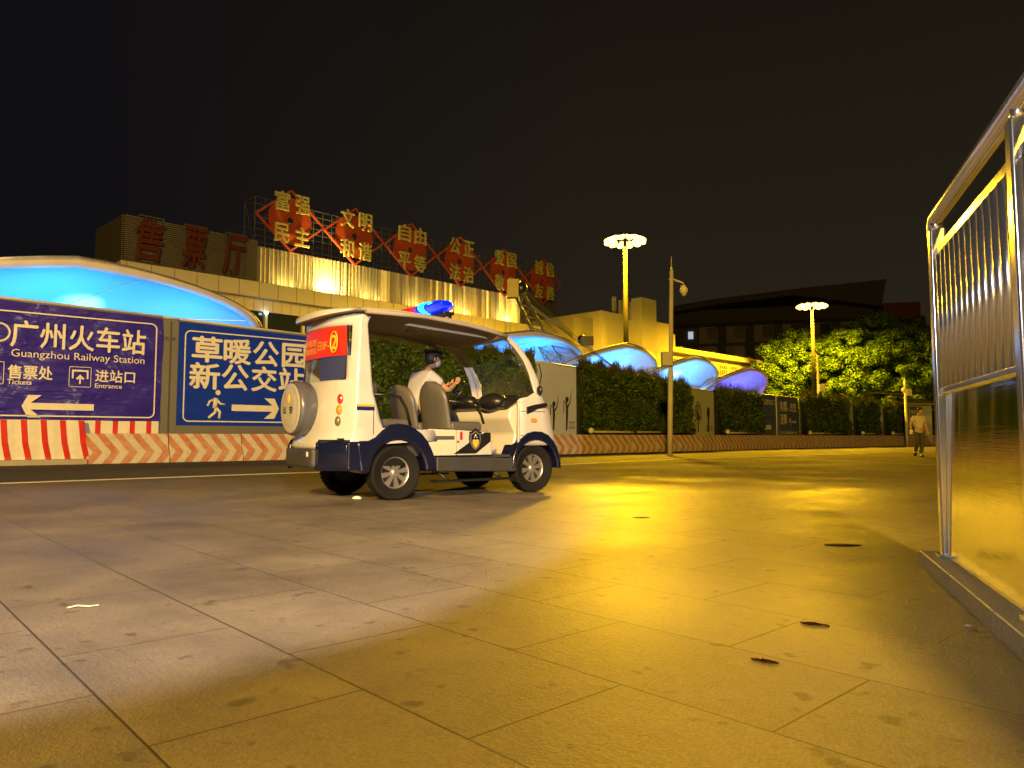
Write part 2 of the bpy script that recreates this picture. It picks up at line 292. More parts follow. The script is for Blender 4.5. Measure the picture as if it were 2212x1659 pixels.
# ------------------------------------------------------------------ mesh helpers
class MB:
    def __init__(s): s.v = []; s.f = []; s.sm = []
    def add(s, vs, fs, sm=False):
        o = len(s.v); s.v += [tuple(x) for x in vs]; s.f += [tuple(i + o for i in f) for f in fs]; s.sm += [sm] * len(fs); return s
    def box(s, c, d, M=None):
        cx, cy, cz = c; x, y, z = d[0] / 2, d[1] / 2, d[2] / 2
        vs = [Vector((cx + a * x, cy + b_ * y, cz + c_ * z)) for a in (-1, 1) for b_ in (-1, 1) for c_ in (-1, 1)]
        if M: vs = [M @ v for v in vs]
        return s.add(vs, [(0, 1, 3, 2), (4, 6, 7, 5), (0, 4, 5, 1), (2, 3, 7, 6), (0, 2, 6, 4), (1, 5, 7, 3)])
    def tube(s, pts, r, n=8, cap=True, closed=False):
        pts = [Vector(p) for p in pts]; rs = r if isinstance(r, (list, tuple)) else [r] * len(pts)
        vs = []; m = len(pts); prev = None
        for i, p in enumerate(pts):
            if closed: d = pts[(i + 1) % m] - pts[i - 1]
            else: d = pts[min(i + 1, m - 1)] - pts[max(i - 1, 0)]
            d.normalize()
            if prev is None:
                a = Vector((0, 0, 1)) if abs(d.z) < .9 else Vector((1, 0, 0)); prev = d.cross(a).normalized()
            prev = (prev - d * prev.dot(d)).normalized(); q = d.cross(prev)
            for k in range(n):
                t = 2 * math.pi * k / n + math.pi / n; vs.append(p + (prev * math.cos(t) + q * math.sin(t)) * rs[i])
        fs = []
        for i in range(m if closed else m - 1):
            j = (i + 1) % m
            for k in range(n): l = (k + 1) % n; fs.append((i * n + k, i * n + l, j * n + l, j * n + k))
        s.add(vs, fs, n > 5)
        if cap and not closed: s.add(vs[:n], [tuple(range(n - 1, -1, -1))]); s.add(vs[-n:], [tuple(range(n))])
        return s
    def ell(s, c, r, M=None, nu=16, nv=10):
        vs = []; fs = []
        for i in range(nv + 1):
            p = math.pi * i / nv
            for k in range(nu):
                t = 2 * math.pi * k / nu; v = Vector((c[0] + r[0] * math.sin(p) * math.cos(t), c[1] + r[1] * math.sin(p) * math.sin(t), c[2] + r[2] * math.cos(p)))
                vs.append(M @ v if M else v)
        for i in range(nv):
            for k in range(nu): l = (k + 1) % nu; fs.append((i * nu + k, (i + 1) * nu + k, (i + 1) * nu + l, i * nu + l))
        return s.add(vs, fs, True)
    def prism(s, poly, y0, y1, M=None):      # poly in (x,z), extruded along y
        n = len(poly); vs = [Vector((p[0], y0, p[1])) for p in poly] + [Vector((p[0], y1, p[1])) for p in poly]
        if M: vs = [M @ v for v in vs]
        fs = [tuple(range(n)), tuple(range(2 * n - 1, n - 1, -1))] + [(i, i + n, (i + 1) % n + n, (i + 1) % n) for i in range(n)]
        return s.add(vs, fs)
    def grid(s, P, sm=True, closed=False):
        a = len(P); b_ = len(P[0]); vs = [p for r_ in P for p in r_]; fs = []
        for i in range(a - 1):
            for k in range(b_ if closed else b_ - 1):
                l = (k + 1) % b_; fs.append((i * b_ + k, i * b_ + l, (i + 1) * b_ + l, (i + 1) * b_ + k))
        return s.add(vs, fs, sm)
    def build(s, name, m, parent=None, bevel=0, seg=2, solid=0, fix=True):
        me = bpy.data.meshes.new(name); me.from_pydata([tuple(v) for v in s.v], [], s.f); me.update()
        for p, q in zip(me.polygons, s.sm): p.use_smooth = q
        if fix:
            bm = bmesh.new(); bm.from_mesh(me); bmesh.ops.remove_doubles(bm, verts=bm.verts, dist=1e-5)
            bmesh.ops.recalc_face_normals(bm, faces=bm.faces); bm.to_mesh(me); bm.free()
        me.materials.append(MATS[m])
        o = bpy.data.objects.new(name, me); COL.objects.link(o)
        if parent: o.parent = parent
        if solid: md = o.modifiers.new('Solidify', 'SOLIDIFY'); md.thickness = solid; md.offset = 0
        if bevel:
            md = o.modifiers.new('Bevel', 'BEVEL'); md.width = bevel; md.segments = seg; md.limit_method = 'ANGLE'; md.angle_limit = R(35)
            for p in me.polygons: p.use_smooth = True
            md.harden_normals = True
        return o

def tag(o, label=None, cat=None, group=None, kind=None):
    if label: o['label'] = label
    if cat: o['category'] = cat
    if group: o['group'] = group
    if kind: o['kind'] = kind
    return o
def thing(name, loc, label, cat, group=None, M=None):
    o = bpy.data.objects.new(name, None); o.empty_display_size = .2; COL.objects.link(o)
    if M: o.matrix_world = M
    else: o.location = loc
    return tag(o, label, cat, group)
def frame(origin, ex, up=Vector((0, 0, 1))):      # x along ex, y into the wall, z up
    ex = Vector(ex).normalized(); n = up.cross(ex).normalized()
    M = Matrix.Identity(4)
    for i in range(3): M[i][0] = ex[i]; M[i][1] = n[i]; M[i][2] = up[i]; M[i][3] = origin[i]
    return M
def text_mb(body, x, z, h, w=None, y=0.0, ext=0.0, bold=.0, shear=0, spacing=1.0, align='L'):
    """letters standing in the local xz plane facing -y; h = cap height; w = total width"""
    c = bpy.data.curves.new('tmp', 'FONT'); c.body = body; c.size = 1; c.extrude = ext / 2; c.shear = shear; c.space_character = spacing
    c.resolution_u = 3
    o = bpy.data.objects.new('tmp', c); COL.objects.link(o); bpy.context.view_layer.update()
    me = bpy.data.meshes.new_from_object(o.evaluated_get(bpy.context.evaluated_depsgraph_get()))
    vs = [v.co.copy() for v in me.vertices]; fs = [tuple(p.vertices) for p in me.polygons]
    bpy.data.objects.remove(o); bpy.data.curves.remove(c); bpy.data.meshes.remove(me)
    x0 = min(v.x for v in vs); x1 = max(v.x for v in vs); y0 = min(v.y for v in vs); y1 = max(v.y for v in vs)
    sz = h / (y1 - y0); sx = sz if w is None else w / (x1 - x0)
    mb = MB(); k = bold * .8
    for i, (dx, dz) in enumerate(((0, 0), (k, 0), (-k, 0), (0, k), (0, -k)) if bold else ((0, 0),)):
        mb.add([(x + (v.x - x0 + dx) * sx, y - v.z * (1 if ext > .01 else 0) - i * .0012, z + (v.y - y0 + dz) * sz) for v in vs], fs)
    return mb
def merge(*ms):
    r = MB()
    for m in ms: o = len(r.v); r.v += m.v; r.f += [tuple(i + o for i in f) for f in m.f]; r.sm += m.sm
    return r
def rect(x0, z0, x1, z1, y=0.): return MB().add([(x0, y, z0), (x1, y, z0), (x1, y, z1), (x0, y, z1)], [(0, 1, 2, 3)])
def poly(pts, y=0.): return MB().add([(p[0], y, p[1]) for p in pts], [tuple(range(len(pts)))])
def round_frame(x0, z0, x1, z1, r, t, y):
    def ring(x0, z0, x1, z1, r):
        out = []
        for cx, cz, a in ((x1 - r, z1 - r, 0), (x0 + r, z1 - r, 90), (x0 + r, z0 + r, 180), (x1 - r, z0 + r, 270)):
            for k in range(7): q = R(a + 15 * k); out.append((cx + r * math.cos(q), y, cz + r * math.sin(q)))
        return out
    A = ring(x0, z0, x1, z1, r); B = ring(x0 + t, z0 + t, x1 - t, z1 - t, max(r - t, .01)); n = len(A)
    return MB().add(A + B, [(i, (i + 1) % n, (i + 1) % n + n, i + n) for i in range(n)])
def arrow(x0, z0, L, h, d=1, y=0., sh=.3, hd=.9):
    """block arrow along x, tip at x0 for d=-1 (points left)"""
    a = h / 2; s_ = h * sh / 2; hl = h * hd * .62; b_ = h * .32
    if d < 0: P = [(x0, z0), (x0 + hl - b_, z0 + a), (x0 + hl + b_ * .6, z0 + a), (x0 + hl * .62, z0 + s_), (x0 + L, z0 + s_), (x0 + L, z0 - s_), (x0 + hl * .62, z0 - s_), (x0 + hl + b_ * .6, z0 - a), (x0 + hl - b_, z0 - a)]
    else: P = [(2 * x0 + L - p[0], p[1]) for p in arrow_pts(x0, z0, L, h, sh, hd)]
    return poly(P, y)
def arrow_pts(x0, z0, L, h, sh, hd):
    a = h / 2; s_ = h * sh / 2; hl = h * hd * .62; b_ = h * .32
    return [(x0, z0), (x0 + hl - b_, z0 + a), (x0 + hl + b_ * .6, z0 + a), (x0 + hl * .62, z0 + s_), (x0 + L, z0 + s_), (x0 + L, z0 - s_), (x0 + hl * .62, z0 - s_), (x0 + hl + b_ * .6, z0 - a), (x0 + hl - b_, z0 - a)]
def npmesh(name, V, F, m, parent=None):
    me = bpy.data.meshes.new(name); n = len(V); k = F.shape[1]
    me.vertices.add(n); me.vertices.foreach_set('co', V.astype(np.float32).ravel())
    me.loops.add(F.size); me.loops.foreach_set('vertex_index', F.ravel().astype(np.int32))
    me.polygons.add(len(F)); me.polygons.foreach_set('loop_start', np.arange(0, F.size, k, dtype=np.int32)); me.polygons.foreach_set('loop_total', np.full(len(F), k, dtype=np.int32))
    me.update(calc_edges=True); me.validate(); me.materials.append(MATS[m])
    o = bpy.data.objects.new(name, me); COL.objects.link(o)
    if parent: o.parent = parent
    return o
def leaves(P, N, size, asp=.5, spread=.8):
    """leaf diamonds at points P facing roughly N"""
    n = len(P); N = N + rng.normal(0, spread, (n, 3)); N /= np.linalg.norm(N, axis=1)[:, None] + 1e-9
    a = rng.normal(0, 1, (n, 3)); U = np.cross(N, a); U /= np.linalg.norm(U, axis=1)[:, None] + 1e-9; W = np.cross(N, U)
    s_ = size * rng.uniform(.6, 1.3, (n, 1)); V = np.empty((n, 4, 3))
    V[:, 0] = P - U * s_; V[:, 1] = P + W * s_ * asp + N * s_ * .12; V[:, 2] = P + U * s_; V[:, 3] = P - W * s_ * asp + N * s_ * .12
    return V.reshape(-1, 3), np.arange(4 * n).reshape(-1, 4)

E1 = Vector((math.sin(R(44.2)), math.cos(R(44.2)), 0)); NF = Vector((E1.y, -E1.x, 0)); E2 = Vector((-NF.x, -NF.y, 0))
#@@SETTING
# ------------------------------------------------------------------ the setting
o = MB().add([(-900, -60, 0), (900, -60, 0), (900, 1500, 0), (-900, 1500, 0)], [(0, 1, 2, 3)]).build('road', 'asphalt'); tag(o, kind='structure')
edge = [ground(*p) for p in ((-700, 1075), (0, 1047), (600, 1025), (1205, 1006), (1500, 992), (1650, 988), (1800, 983), (2010, 975), (2300, 967))]
pv = [(-30, -12)] + [(p.x, p.y) for p in edge] + [(60, 40), (60, -12)]
top = [(x, y, .012) for x, y in pv]
o = MB().add(top, [tuple(range(len(top)))]).build('paving', 'paving'); tag(o, kind='structure')
kb = MB(); W = .14
for a, b_ in zip(edge[:-1], edge[1:]):
    d = (b_ - a); n = Vector((-d.y, d.x, 0)).normalized() * W
    a2 = a + d * .002
    kb.add([(a2.x, a2.y, .024), (b_.x, b_.y, .024), (b_.x + n.x, b_.y + n.y, .024), (a2.x + n.x, a2.y + n.y, .024), (b_.x + n.x, b_.y + n.y, 0), (a2.x + n.x, a2.y + n.y, 0), (a2.x, a2.y, 0), (b_.x, b_.y, 0)],
           [(0, 1, 2, 3), (3, 2, 4, 5), (0, 6, 7, 1)])
o = kb.build('kerb', 'kerb_stone', fix=False); tag(o, kind='structure')
k2 = MB(); a = ground(1715, 991, .016); b_ = ground(2300, 1017, .016); n = Vector((-(b_ - a).y, (b_ - a).x, 0)).normalized() * .12
k2.add([a, b_, b_ + n, a + n], [(0, 1, 2, 3)]); k2.v = [(x, y, .016) for x, y, z in k2.v]
o = k2.build('paving_band', 'kerb_stone'); tag(o, kind='structure')
#@@HOARDING
# ------------------------------------------------------------------ hoarding line
def fp(px, Z): return Vector(((px - CX) / FL * Z, Z, 0))
def fh(px, Z, py): return at(px, py, Z).z
A0 = Vector((-9.85, 20.5, 0)); D0 = Vector((.755, .656, 0)).normalized()
def onl(px):   # point of the near hoarding line seen at px
    n = Vector((D0.y, -D0.x, 0)); p = on_plane(px, 943, A0, n); return Vector((p.x, p.y, 0))
def panel(name, a, b_, h0, h1, m, label, cat, z0=0., thick=.08, grp=None):
    M = frame(a, b_ - a); w = (b_ - a).length
    t = thing(name, a, label, cat, grp, M)
    MB().prism([(0, z0), (w, z0), (w, h1), (0, h0)], 0, thick).build('board', m, t)
    MB().tube([(0, thick / 2, h0 + .04), (w, thick / 2, h1 + .04)], .035, 6).build('top_rail', 'pole_white', t)
    return t, w
# purple banner
a = onl(-260); b_ = onl(343)
t, w = panel('station_banner', a, b_, 4.15, 4.02, 'panel_grey', 'purple banner reading Guangzhou Railway Station with white arrow pointing left', 'banner', z0=.1)
def lx(px, tt, aa): return (tt.matrix_world.inverted() @ on_plane(px, 943, aa, Vector((tt.matrix_world[0][1], tt.matrix_world[1][1], 0)))).x
def loc(px, py, tt):
    n = Vector((tt.matrix_world[0][1], tt.matrix_world[1][1], 0)); p = on_plane(px, py, tt.matrix_world.translation, n); q = tt.matrix_world.inverted() @ p; return q.x, q.z
# banner sheet with gentle folds
P = []
for i in range(60):
    u = i / 59; row = []
    for j in range(30):
        v = j / 29; zt = 4.12 - .13 * u; z = 1.12 + (zt - 1.12) * v; row.append((w * u, -.055 - .02 * math.sin(9 * u + 7 * v) - .015 * math.sin(25 * u - 14 * v), z))
    P.append(row)
MB().grid(P).build('banner_sheet', 'banner_purple', t)
def xz(px, py): return loc(px, py, t)
def txt(t, body, p0, p1, m, bold=.02, y=-.105, nm='lettering'):
    x0, z0 = loc(p0[0], p0[1], t); x1, z1 = loc(p1[0], p1[1], t)
    h = z1 - z0
    return text_mb(body, x0, z0, h, x1 - x0, y, .006, bold).build(nm, m, t)
def ctext(t, body, x0, z0, h, w_, m='sign_white', bold=.02, y=-.105, nm='lettering'): return text_mb(body, x0, z0, h, w_, y, .006, bold).build(nm, m, t)
xa, za = xz(28, 757 - 45); xb, zb = xz(312, 757)
x0, z1 = xz(25, 676); _, z0 = xz(25, 727); xe, _ = xz(312, 740)
ctext(t, '广州火车站', x0, 2.93, .66, xe - x0, bold=.022)
x0, _ = xz(24, 750); xe, _ = xz(311, 760); ctext(t, 'Guangzhou Railway Station', x0, 2.62, .25, xe - x0, bold=.0)
x0, _ = xz(17, 780); xe, _ = xz(113, 790); ctext(t, '售票处', x0, 2.13, .34, xe - x0, bold=.025)
x0, _ = xz(15, 810); xe, _ = xz(68, 810); ctext(t, 'Tickets', x0, 1.99, .12, xe - x0, bold=.015)
x0, _ = xz(205, 800); xe, _ = xz(290, 800); ctext(t, '进站口', x0, 2.14, .32, xe - x0, bold=.02)
x0, _ = xz(204, 820); xe, _ = xz(262, 820); ctext(t, 'Entrance', x0, 1.98, .115, xe - x0, bold=.015)
x0, _ = xz(148, 800); xe, _ = xz(196, 800); round_frame(x0, 1.98, xe, 2.51, .04, .014, -.105).build('pictogram_frame', 'sign_white', t)
xm = (x0 + xe) / 2
merge(rect(xm - .19, 2.38, xm + .19, 2.43, -.107), rect(xm - .19, 2.2, xm - .15, 2.38, -.107), rect(xm + .15, 2.2, xm + .19, 2.38, -.107), rect(xm - .02, 2.06, xm + .02, 2.24, -.107), poly([(xm - .1, 2.2), (xm, 2.31), (xm + .1, 2.2), (xm + .06, 2.17), (xm, 2.24), (xm - .06, 2.17)], -.107)).build('pictogram', 'sign_white', t)
x0, _ = xz(-42, 800); xe, _ = xz(8, 800); round_frame(x0, 1.98, xe, 2.54, .04, .014, -.105).build('pictogram_frame', 'sign_white', t)
x0, _ = xz(46, 860); xe, _ = xz(202, 860)
arrow(x0, 1.46, xe - x0, .56, -1, -.105).build('arrow', 'sign_white', t)
x0, _ = xz(-200, 860); xe, _ = xz(333, 860); round_frame(x0, 1.2, xe, 3.82, .16, .035, -.105).build('border_line', 'sign_white', t)
x0, _ = xz(-22, 700); 
MB().tube([(x0 + .19 + .22 * math.cos(R(a_)), -.105, 3.26 + .22 * math.sin(R(a_))) for a_ in range(0, 360, 15)], .03, 6, closed=True).build('logo_ring', 'sign_white', t)
# striped sheet draped over the barrier below the banner
M = frame(onl(-260) - Vector((D0.y, -D0.x, 0)) * -.62, D0); 
t2 = thing('barrier_cover', (0, 0, 0), 'red and white vertically striped sheet draped over the barriers below the purple banner', 'striped sheet', None, M)
x1 = (M.inverted() @ (onl(176) + Vector((D0.y, -D0.x, 0)) * .62)).x
P = []; prof = [(.35, 1.12), (.3, 1.11), (.14, .55), (-.02, .2), (-.03, .14)]
for (yy, zz) in prof: P.append([(x1 * i / 40, yy + .01 * math.sin(i * 1.3), zz) for i in range(41)])
MB().grid(P, sm=False).build('sheet', 'sign_white', t2)
st = MB(); pitch = .415; x = .12
while x < x1 - .12:
    for (y0, z0), (y1, z1) in zip(prof[1:-1], prof[2:]):
        st.add([(x + .1 * (1.1 - z0) ** 2, y0 - .02, z0), (x + .13 + .1 * (1.1 - z0) ** 2, y0 - .02, z0), (x + .13 + .1 * (1.1 - z1) ** 2, y1 - .02, z1), (x + .1 * (1.1 - z1) ** 2, y1 - .02, z1)], [(0, 1, 2, 3)])
    x += pitch
st.build('red_stripes', 'red_vinyl', t2)
MB().box((x1 / 2, .1, .07), (x1, .5, .13)).build('plinth', 'kerb_stone', t2)
sk = MB(); xs0 = loc(176, 900, t)[0] - .3; wb0 = loc(342, 900, t)[0]
MB().add([(xs0, -.06, .6), (wb0, -.06, .6), (wb0, -.06, 1.12), (xs0, -.06, 1.12)], [(0, 1, 2, 3)]).build('stripe_skirt', 'sign_white', t)
x = xs0 + .2
while x < wb0 - .15: sk.add([(x, -.066, .6), (x + .13, -.066, .6), (x + .13, -.066, 1.12), (x, -.066, 1.12)], [(0, 1, 2, 3)]); x += .415
sk.build('red_stripes', 'red_vinyl', t)
# grey pillar panel
a = onl(343.5); b_ = onl(379)
t, w = panel('hoarding_panel', a, b_, 4.02, 3.98, 'panel_grey', 'narrow bare grey hoarding panel between the purple and the blue sign', 'panel')
MB().box((w / 2, -.03, 2.), (.03, .02, 3.9)).build('seam_strip', 'frame_steel', t)
ctext(t, '佛山建', .05, 3.4, .0001 + .1, .3, 'frame_steel', 0, -.02)
# blue sign
a = onl(379.5); b_ = onl(760)
t, w = panel('park_sign', a, b_, 4.0, 3.86, 'panel_grey', 'blue sign with large Chinese characters, walking figure and arrow pointing right', 'sign')
MB().prism([(0, 1.02), (w, 1.02), (w, 3.83), (0, 3.97)], -.02, -.004).build('sign_face', 'banner_blue', t)
round_frame(.16, 1.12, w - .16, 3.74, .16, .035, -.026).build('border_line', 'sign_white', t)
# characters placed by column
def col4(body, pxs, z, h):
    for ch, (p0, p1) in zip(body, pxs):
        x0 = loc(p0, 800, t)[0]; x1 = loc(p1, 800, t)[0]; ctext(t, ch, x0, z, h, x1 - x0, bold=.03, y=-.028)
col4('草暖公园', ((414, 478), (483, 540), (546, 600), (609, 660)), 2.86, .73)
col4('新公交站', ((410, 474), (480, 536), (544, 597), (603, 655)), 2.08, .74)
xm = loc(466, 880, t)[0]
w_ = MB()
w_.tube([(xm + .0, -.03, 1.92 - .1), (xm - .03, -.03, 1.52)], .07, 6); w_.tube([(xm, -.03, 1.55), (xm - .02, -.03, 1.4), (xm - .2, -.03, 1.24)], .042, 6); w_.tube([(xm - .01, -.03, 1.55), (xm + .12, -.03, 1.42), (xm + .1, -.03, 1.22)], .042, 6)
w_.tube([(xm, -.03, 1.8), (xm - .18, -.03, 1.72), (xm - .24, -.03, 1.58)], .033, 6); w_.tube([(xm, -.03, 1.8), (xm + .12, -.03, 1.66), (xm + .27, -.03, 1.64)], .033, 6)
w_.ell((xm + .05, -.03, 1.98), (.075, .012, .075)); w_.v = [(x, -.03 + (y + .03) * .12, z) for x, y, z in w_.v]
w_.build('walking_figure', 'sign_white', t)
x0 = loc(500, 880, t)[0]; x1 = loc(602, 880, t)[0]
arrow(x0, 1.55, x1 - x0, .62, 1, -.028).build('arrow', 'sign_white', t)
# plain panels hidden mostly behind the cart
a = onl(761); b_ = onl(1010)
HEDGE0 = (a, b_)
def mural(t, w, h, kind):
    m = MB()
    if kind == 0:
        for x, hh in ((w * .50, 1.25), (w * .78, 1.5)):
            m.tube([(x, -.02, .95), (x + .03, -.02, .95 + hh * .55), (x - .02, -.02, .95 + hh * .8)], [.04, .07, .04], 6)
            m.tube([(x, -.02, .95 + hh * .6), (x + .22, -.02, .95 + hh * .8), (x + .3, -.02, .95 + hh * 1.15)], [.05, .03, .01], 5); m.tube([(x, -.02, .95 + hh * .7), (x - .15, -.02, .95 + hh * .85), (x - .18, -.02, .95 + hh * .5)], .025, 5)
            m.ell((x + .03, -.02, .95 + hh * .87), (.1, .01, .12))
    elif kind == 1:
        x = w * .46; m.tube([(x, -.02, .95), (x, -.02, 1.9)], [.06, .03], 6)
        for i in range(150):
            a_ = rng.uniform(0, 6.28); r_ = math.sqrt(rng.uniform(0, 1)); px_ = x + .42 * r_ * math.cos(a_); pz_ = 1.9 + .62 * r_ * math.sin(a_); m.ell((px_, -.02, pz_), (.03, .005, .035), nu=5, nv=4)
        for i in range(12):
            a_ = R(20 + 12 * i); m.tube([(x, -.02, 1.5), (x + .4 * math.cos(a_), -.02, 1.6 + .75 * math.sin(a_))], .01, 4)
        x = w * .8; m.tube([(x, -.02, .95), (x, -.02, 1.7)], [.07, .1], 6); m.ell((x, -.02, 1.95), (.17, .01, .3)); m.tube([(x - .16, -.02, .95), (x - .16, -.02, 1.3)], .05, 6)
        m.ell((w * .12, -.02, 1.2), (.15, .01, .35)); m.tube([(w * .05, -.02, .95), (w * .05, -.02, 1.3)], .04, 5)
    m.v = [(x, -.012 + (y + .02) * .06, z) for x, y, z in m.v]
    m.build('mural_silhouette', 'silhouette', t)
b_ = onl(1142); c_ = fp(1245, 31.5)
t, w = panel('hoarding_panel', b_, c_, 3.74, 3.62, 'hoarding_light', 'pale hoarding panel with black dancer silhouettes just right of the cart windscreen', 'panel')
mural(t, w, 3.6, 0)
text_mb('口口口', w * .83, 1.02, .3, .35, -.012, .004, .01).build('caption', 'silhouette', t)
text_mb('广州园林', .5, 3.0, .16, .9, -.012, .004, 0).build('faded_lettering', 'mural_text', t)
MB().tube([(w * .2, -.03, 3.66), (w * .24, -.05, 3.2), (w * .2, -.04, 2.8)], .02, 5).build('hanging_cable', 'cable_black', t)
text_mb('新城', w * .78, 2.7, .14, .3, -.012, .004, 0).build('faded_lettering', 'mural_text', t)

def hedge(a, b_, h0, h1, label, n, z0=.95, out=.45):
    M = frame(a, b_ - a); w = (b_ - a).length
    t = thing('green_wall', a, label, 'plant wall', 'plant covered panels along the hoarding', M)
    P = []
    for i in range(30):
        row = []
        for j in range(16):
            u = i / 29; v = j / 15; row.append((w * u, -out * .55 + rng.normal(0, .04), z0 + (h0 + (h1 - h0) * u - z0 - .05) * v))
        P.append(row)
    g = MB().grid(P, False); g.prism([(0, .0), (w, .0), (w, h1 - .06), (0, h0 - .06)], -out * .45, .05); g.build('backing', 'hedge_core', t, fix=False)
    N = n; X = rng.uniform(-.06, w + .06, N); U = X / w; Zt = h0 + (h1 - h0) * U; Z = z0 - .05 + (Zt - z0 + .05) * rng.uniform(0, 1, N) ** .95
    bulge = .10 * np.sin(X * 2.3 + Z * 1.7) + .08 * np.sin(X * 5.1 - Z * 3.3 + 1) + .05 * np.sin(Z * 9 + X * 2)
    Y = -out - bulge + rng.uniform(-.12, .16, N)
    V, F = leaves(np.stack([X, Y, Z], 1), np.tile([0, -.7, .6], (N, 1)), .085, .36, .7)
    npmesh('foliage', V, F, 'hedge_leaf', t)
    Nt = int(n * .10); X = rng.uniform(0, w, Nt); Zt = h0 + (h1 - h0) * X / w; Y = rng.uniform(-out, 0, Nt); hh = rng.uniform(.08, .42, Nt) * (1 + .5 * np.sin(X * 6))
    V = np.empty((Nt, 4, 3)); dx = rng.normal(0, .08, Nt); wd = .02
    b0 = np.stack([X, Y, Zt - .1], 1); V[:, 0] = b0 - [wd, 0, 0]; V[:, 1] = b0 + [wd, 0, 0]
    tp = np.stack([X + dx, Y + rng.normal(0, .05, Nt), Zt - .05 + hh], 1); V[:, 2] = tp + [.006, 0, 0]; V[:, 3] = tp - [.006, 0, 0]
    npmesh('grass_tufts', V.reshape(-1, 3), np.arange(4 * Nt).reshape(-1, 4), 'hedge_tuft', t)
    # irrigation pipe
    return t, w
hedge(onl(772), onl(1140), 3.86, 3.76, 'plant wall seen through the open cab and windscreen of the cart', 42000)
def pipe(a, b_, label):
    M = frame(a, b_ - a); w = (b_ - a).length
    t = thing('drain_pipe', a, label, 'pipe', 'white pipes under the plant walls', M)
    MB().tube([(0, -.5, .9), (w, -.5, .9)], .05, 8).build('tube', 'plastic_pipe', t)
    MB().ell((0, -.55, .95), (.13, .13, .13), nu=14, nv=8).build('round_cap', 'sign_white', t)
pts = {1245: 31.5, 1475: 37, 1542: 39.5, 1628: 43, 1676: 45, 1724: 47, 1727: 47.1, 1822: 51, 1842: 52, 1888: 54, 1907: 54.8, 1945: 57}
def q(px): return fp(px, pts[px])
hedge(q(1245), q(1475), 3.72, 3.22, 'widest hedge-like plant wall with shaggy top, directly right of the cart', 30000)
pipe(q(1245) + Vector((.2, 0, 0)), q(1475), 'white pipe with ball end under the widest plant wall')
t, w = panel('hoarding_panel', q(1475), q(1542), 3.15, 3.08, 'hoarding_light', 'pale hoarding panel with black tree and umbrella figure silhouettes between two plant walls', 'panel')
mural(t, w, 3.1, 1); text_mb('口口', w * .84, 1.02, .22, .3, -.012, .004, .01).build('caption', 'silhouette', t)
text_mb('广州欢迎您', .1, 2.8, .16, w * .35, -.012, .004, 0).build('faded_lettering', 'mural_text', t)
hedge(q(1542), q(1628), 3.25, 3.1, 'plant wall between the tree mural and the far blue arrow sign', 11000)
pipe(q(1542) + Vector((.2, 0, 0)), q(1628), 'white pipe with ball end under the plant wall right of the tree mural')
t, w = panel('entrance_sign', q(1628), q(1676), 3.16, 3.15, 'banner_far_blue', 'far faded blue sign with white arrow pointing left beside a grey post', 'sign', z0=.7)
text_mb('火车站进站口', .05, 2.6, .34, w * .93, -.014, .004, .02).build('lettering', 'sign_cream', t)
text_mb('Entrance', .05, 2.35, .11, w * .3, -.014, .004, .01).build('lettering', 'sign_cream', t)
arrow(w * .12, 1.25, w * .62, .78, -1, -.014, .34).build('arrow', 'sign_cream', t)
MB().box((w * .5, -.01, 1.9), (w * .95, .015, .02)).build('seam_strip', 'frame_steel', t)
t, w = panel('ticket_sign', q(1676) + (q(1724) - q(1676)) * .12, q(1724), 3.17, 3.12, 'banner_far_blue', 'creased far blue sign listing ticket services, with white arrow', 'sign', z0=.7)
text_mb('购票、', w * .06, 2.25, .62, w * .42, -.014, .004, .025).build('lettering', 'sign_cream', t)
text_mb('改签', w * .56, 2.25, .55, w * .32, -.014, .004, .025).build('lettering', 'sign_cream', t)
text_mb('退票', w * .06, 1.45, .6, w * .33, -.014, .004, .025).build('lettering', 'sign_cream', t)
arrow(w * .5, 1.62, w * .36, .42, -1, -.014).build('arrow', 'sign_cream', t)
text_mb('请在自动售票机或窗口办理', w * .05, .86, .16, w * .85, -.014, .004, .01).build('lettering', 'mural_text', t)
cr = MB()
for k in range(4): cr.tube([(w * (.15 + .08 * k), -.01, .95), (w * (.4 + .07 * k), -.03, 1.3), (w * (.62 + .07 * k), -.02, 1.75 + .05 * k)], [.01, .03, .01], 6)
cr.build('crease', 'banner_far_blue', t)
MB().box((0, .0, 0), (.14, .1, 1)).build
o = MB().box((0, 0, 1.6), (.16, .12, 3.1)).build('sign_post', 'panel_grey'); o.matrix_world = frame(q(1676) + (q(1724) - q(1676)) * .05, q(1724) - q(1676)); tag(o, 'grey square post between the two far blue signs', 'post')
hedge(q(1727), q(1822), 3.25, 3.15, 'plant wall directly right of the two far blue signs', 12000)
pipe(q(1727) + Vector((.1, 0, 0)), q(1822), 'white pipe with ball end right of the far blue signs')
t, w = panel('hoarding_panel', q(1822), q(1842), 3.05, 3.0, 'hoarding_light', 'slim blue-grey panel strip left of the second last plant wall', 'panel'); 
hedge(q(1842), q(1888), 3.2, 3.15, 'narrow plant wall, second last before the booth', 6000)
pipe(q(1842) + Vector((.1, 0, 0)), q(1888), 'white pipe with ball end under the second last plant wall')
t, w = panel('hoarding_panel', q(1888), q(1907), 2.85, 2.85, 'hoarding_light', 'slim blue-grey panel strip left of the last plant wall', 'panel')
hedge(q(1907), q(1945), 3.1, 3.0, 'last and farthest plant wall beside the booth', 5000)
pipe(q(1907) + Vector((.1, 0, 0)), q(1945), 'white pipe with ball end under the last plant wall')

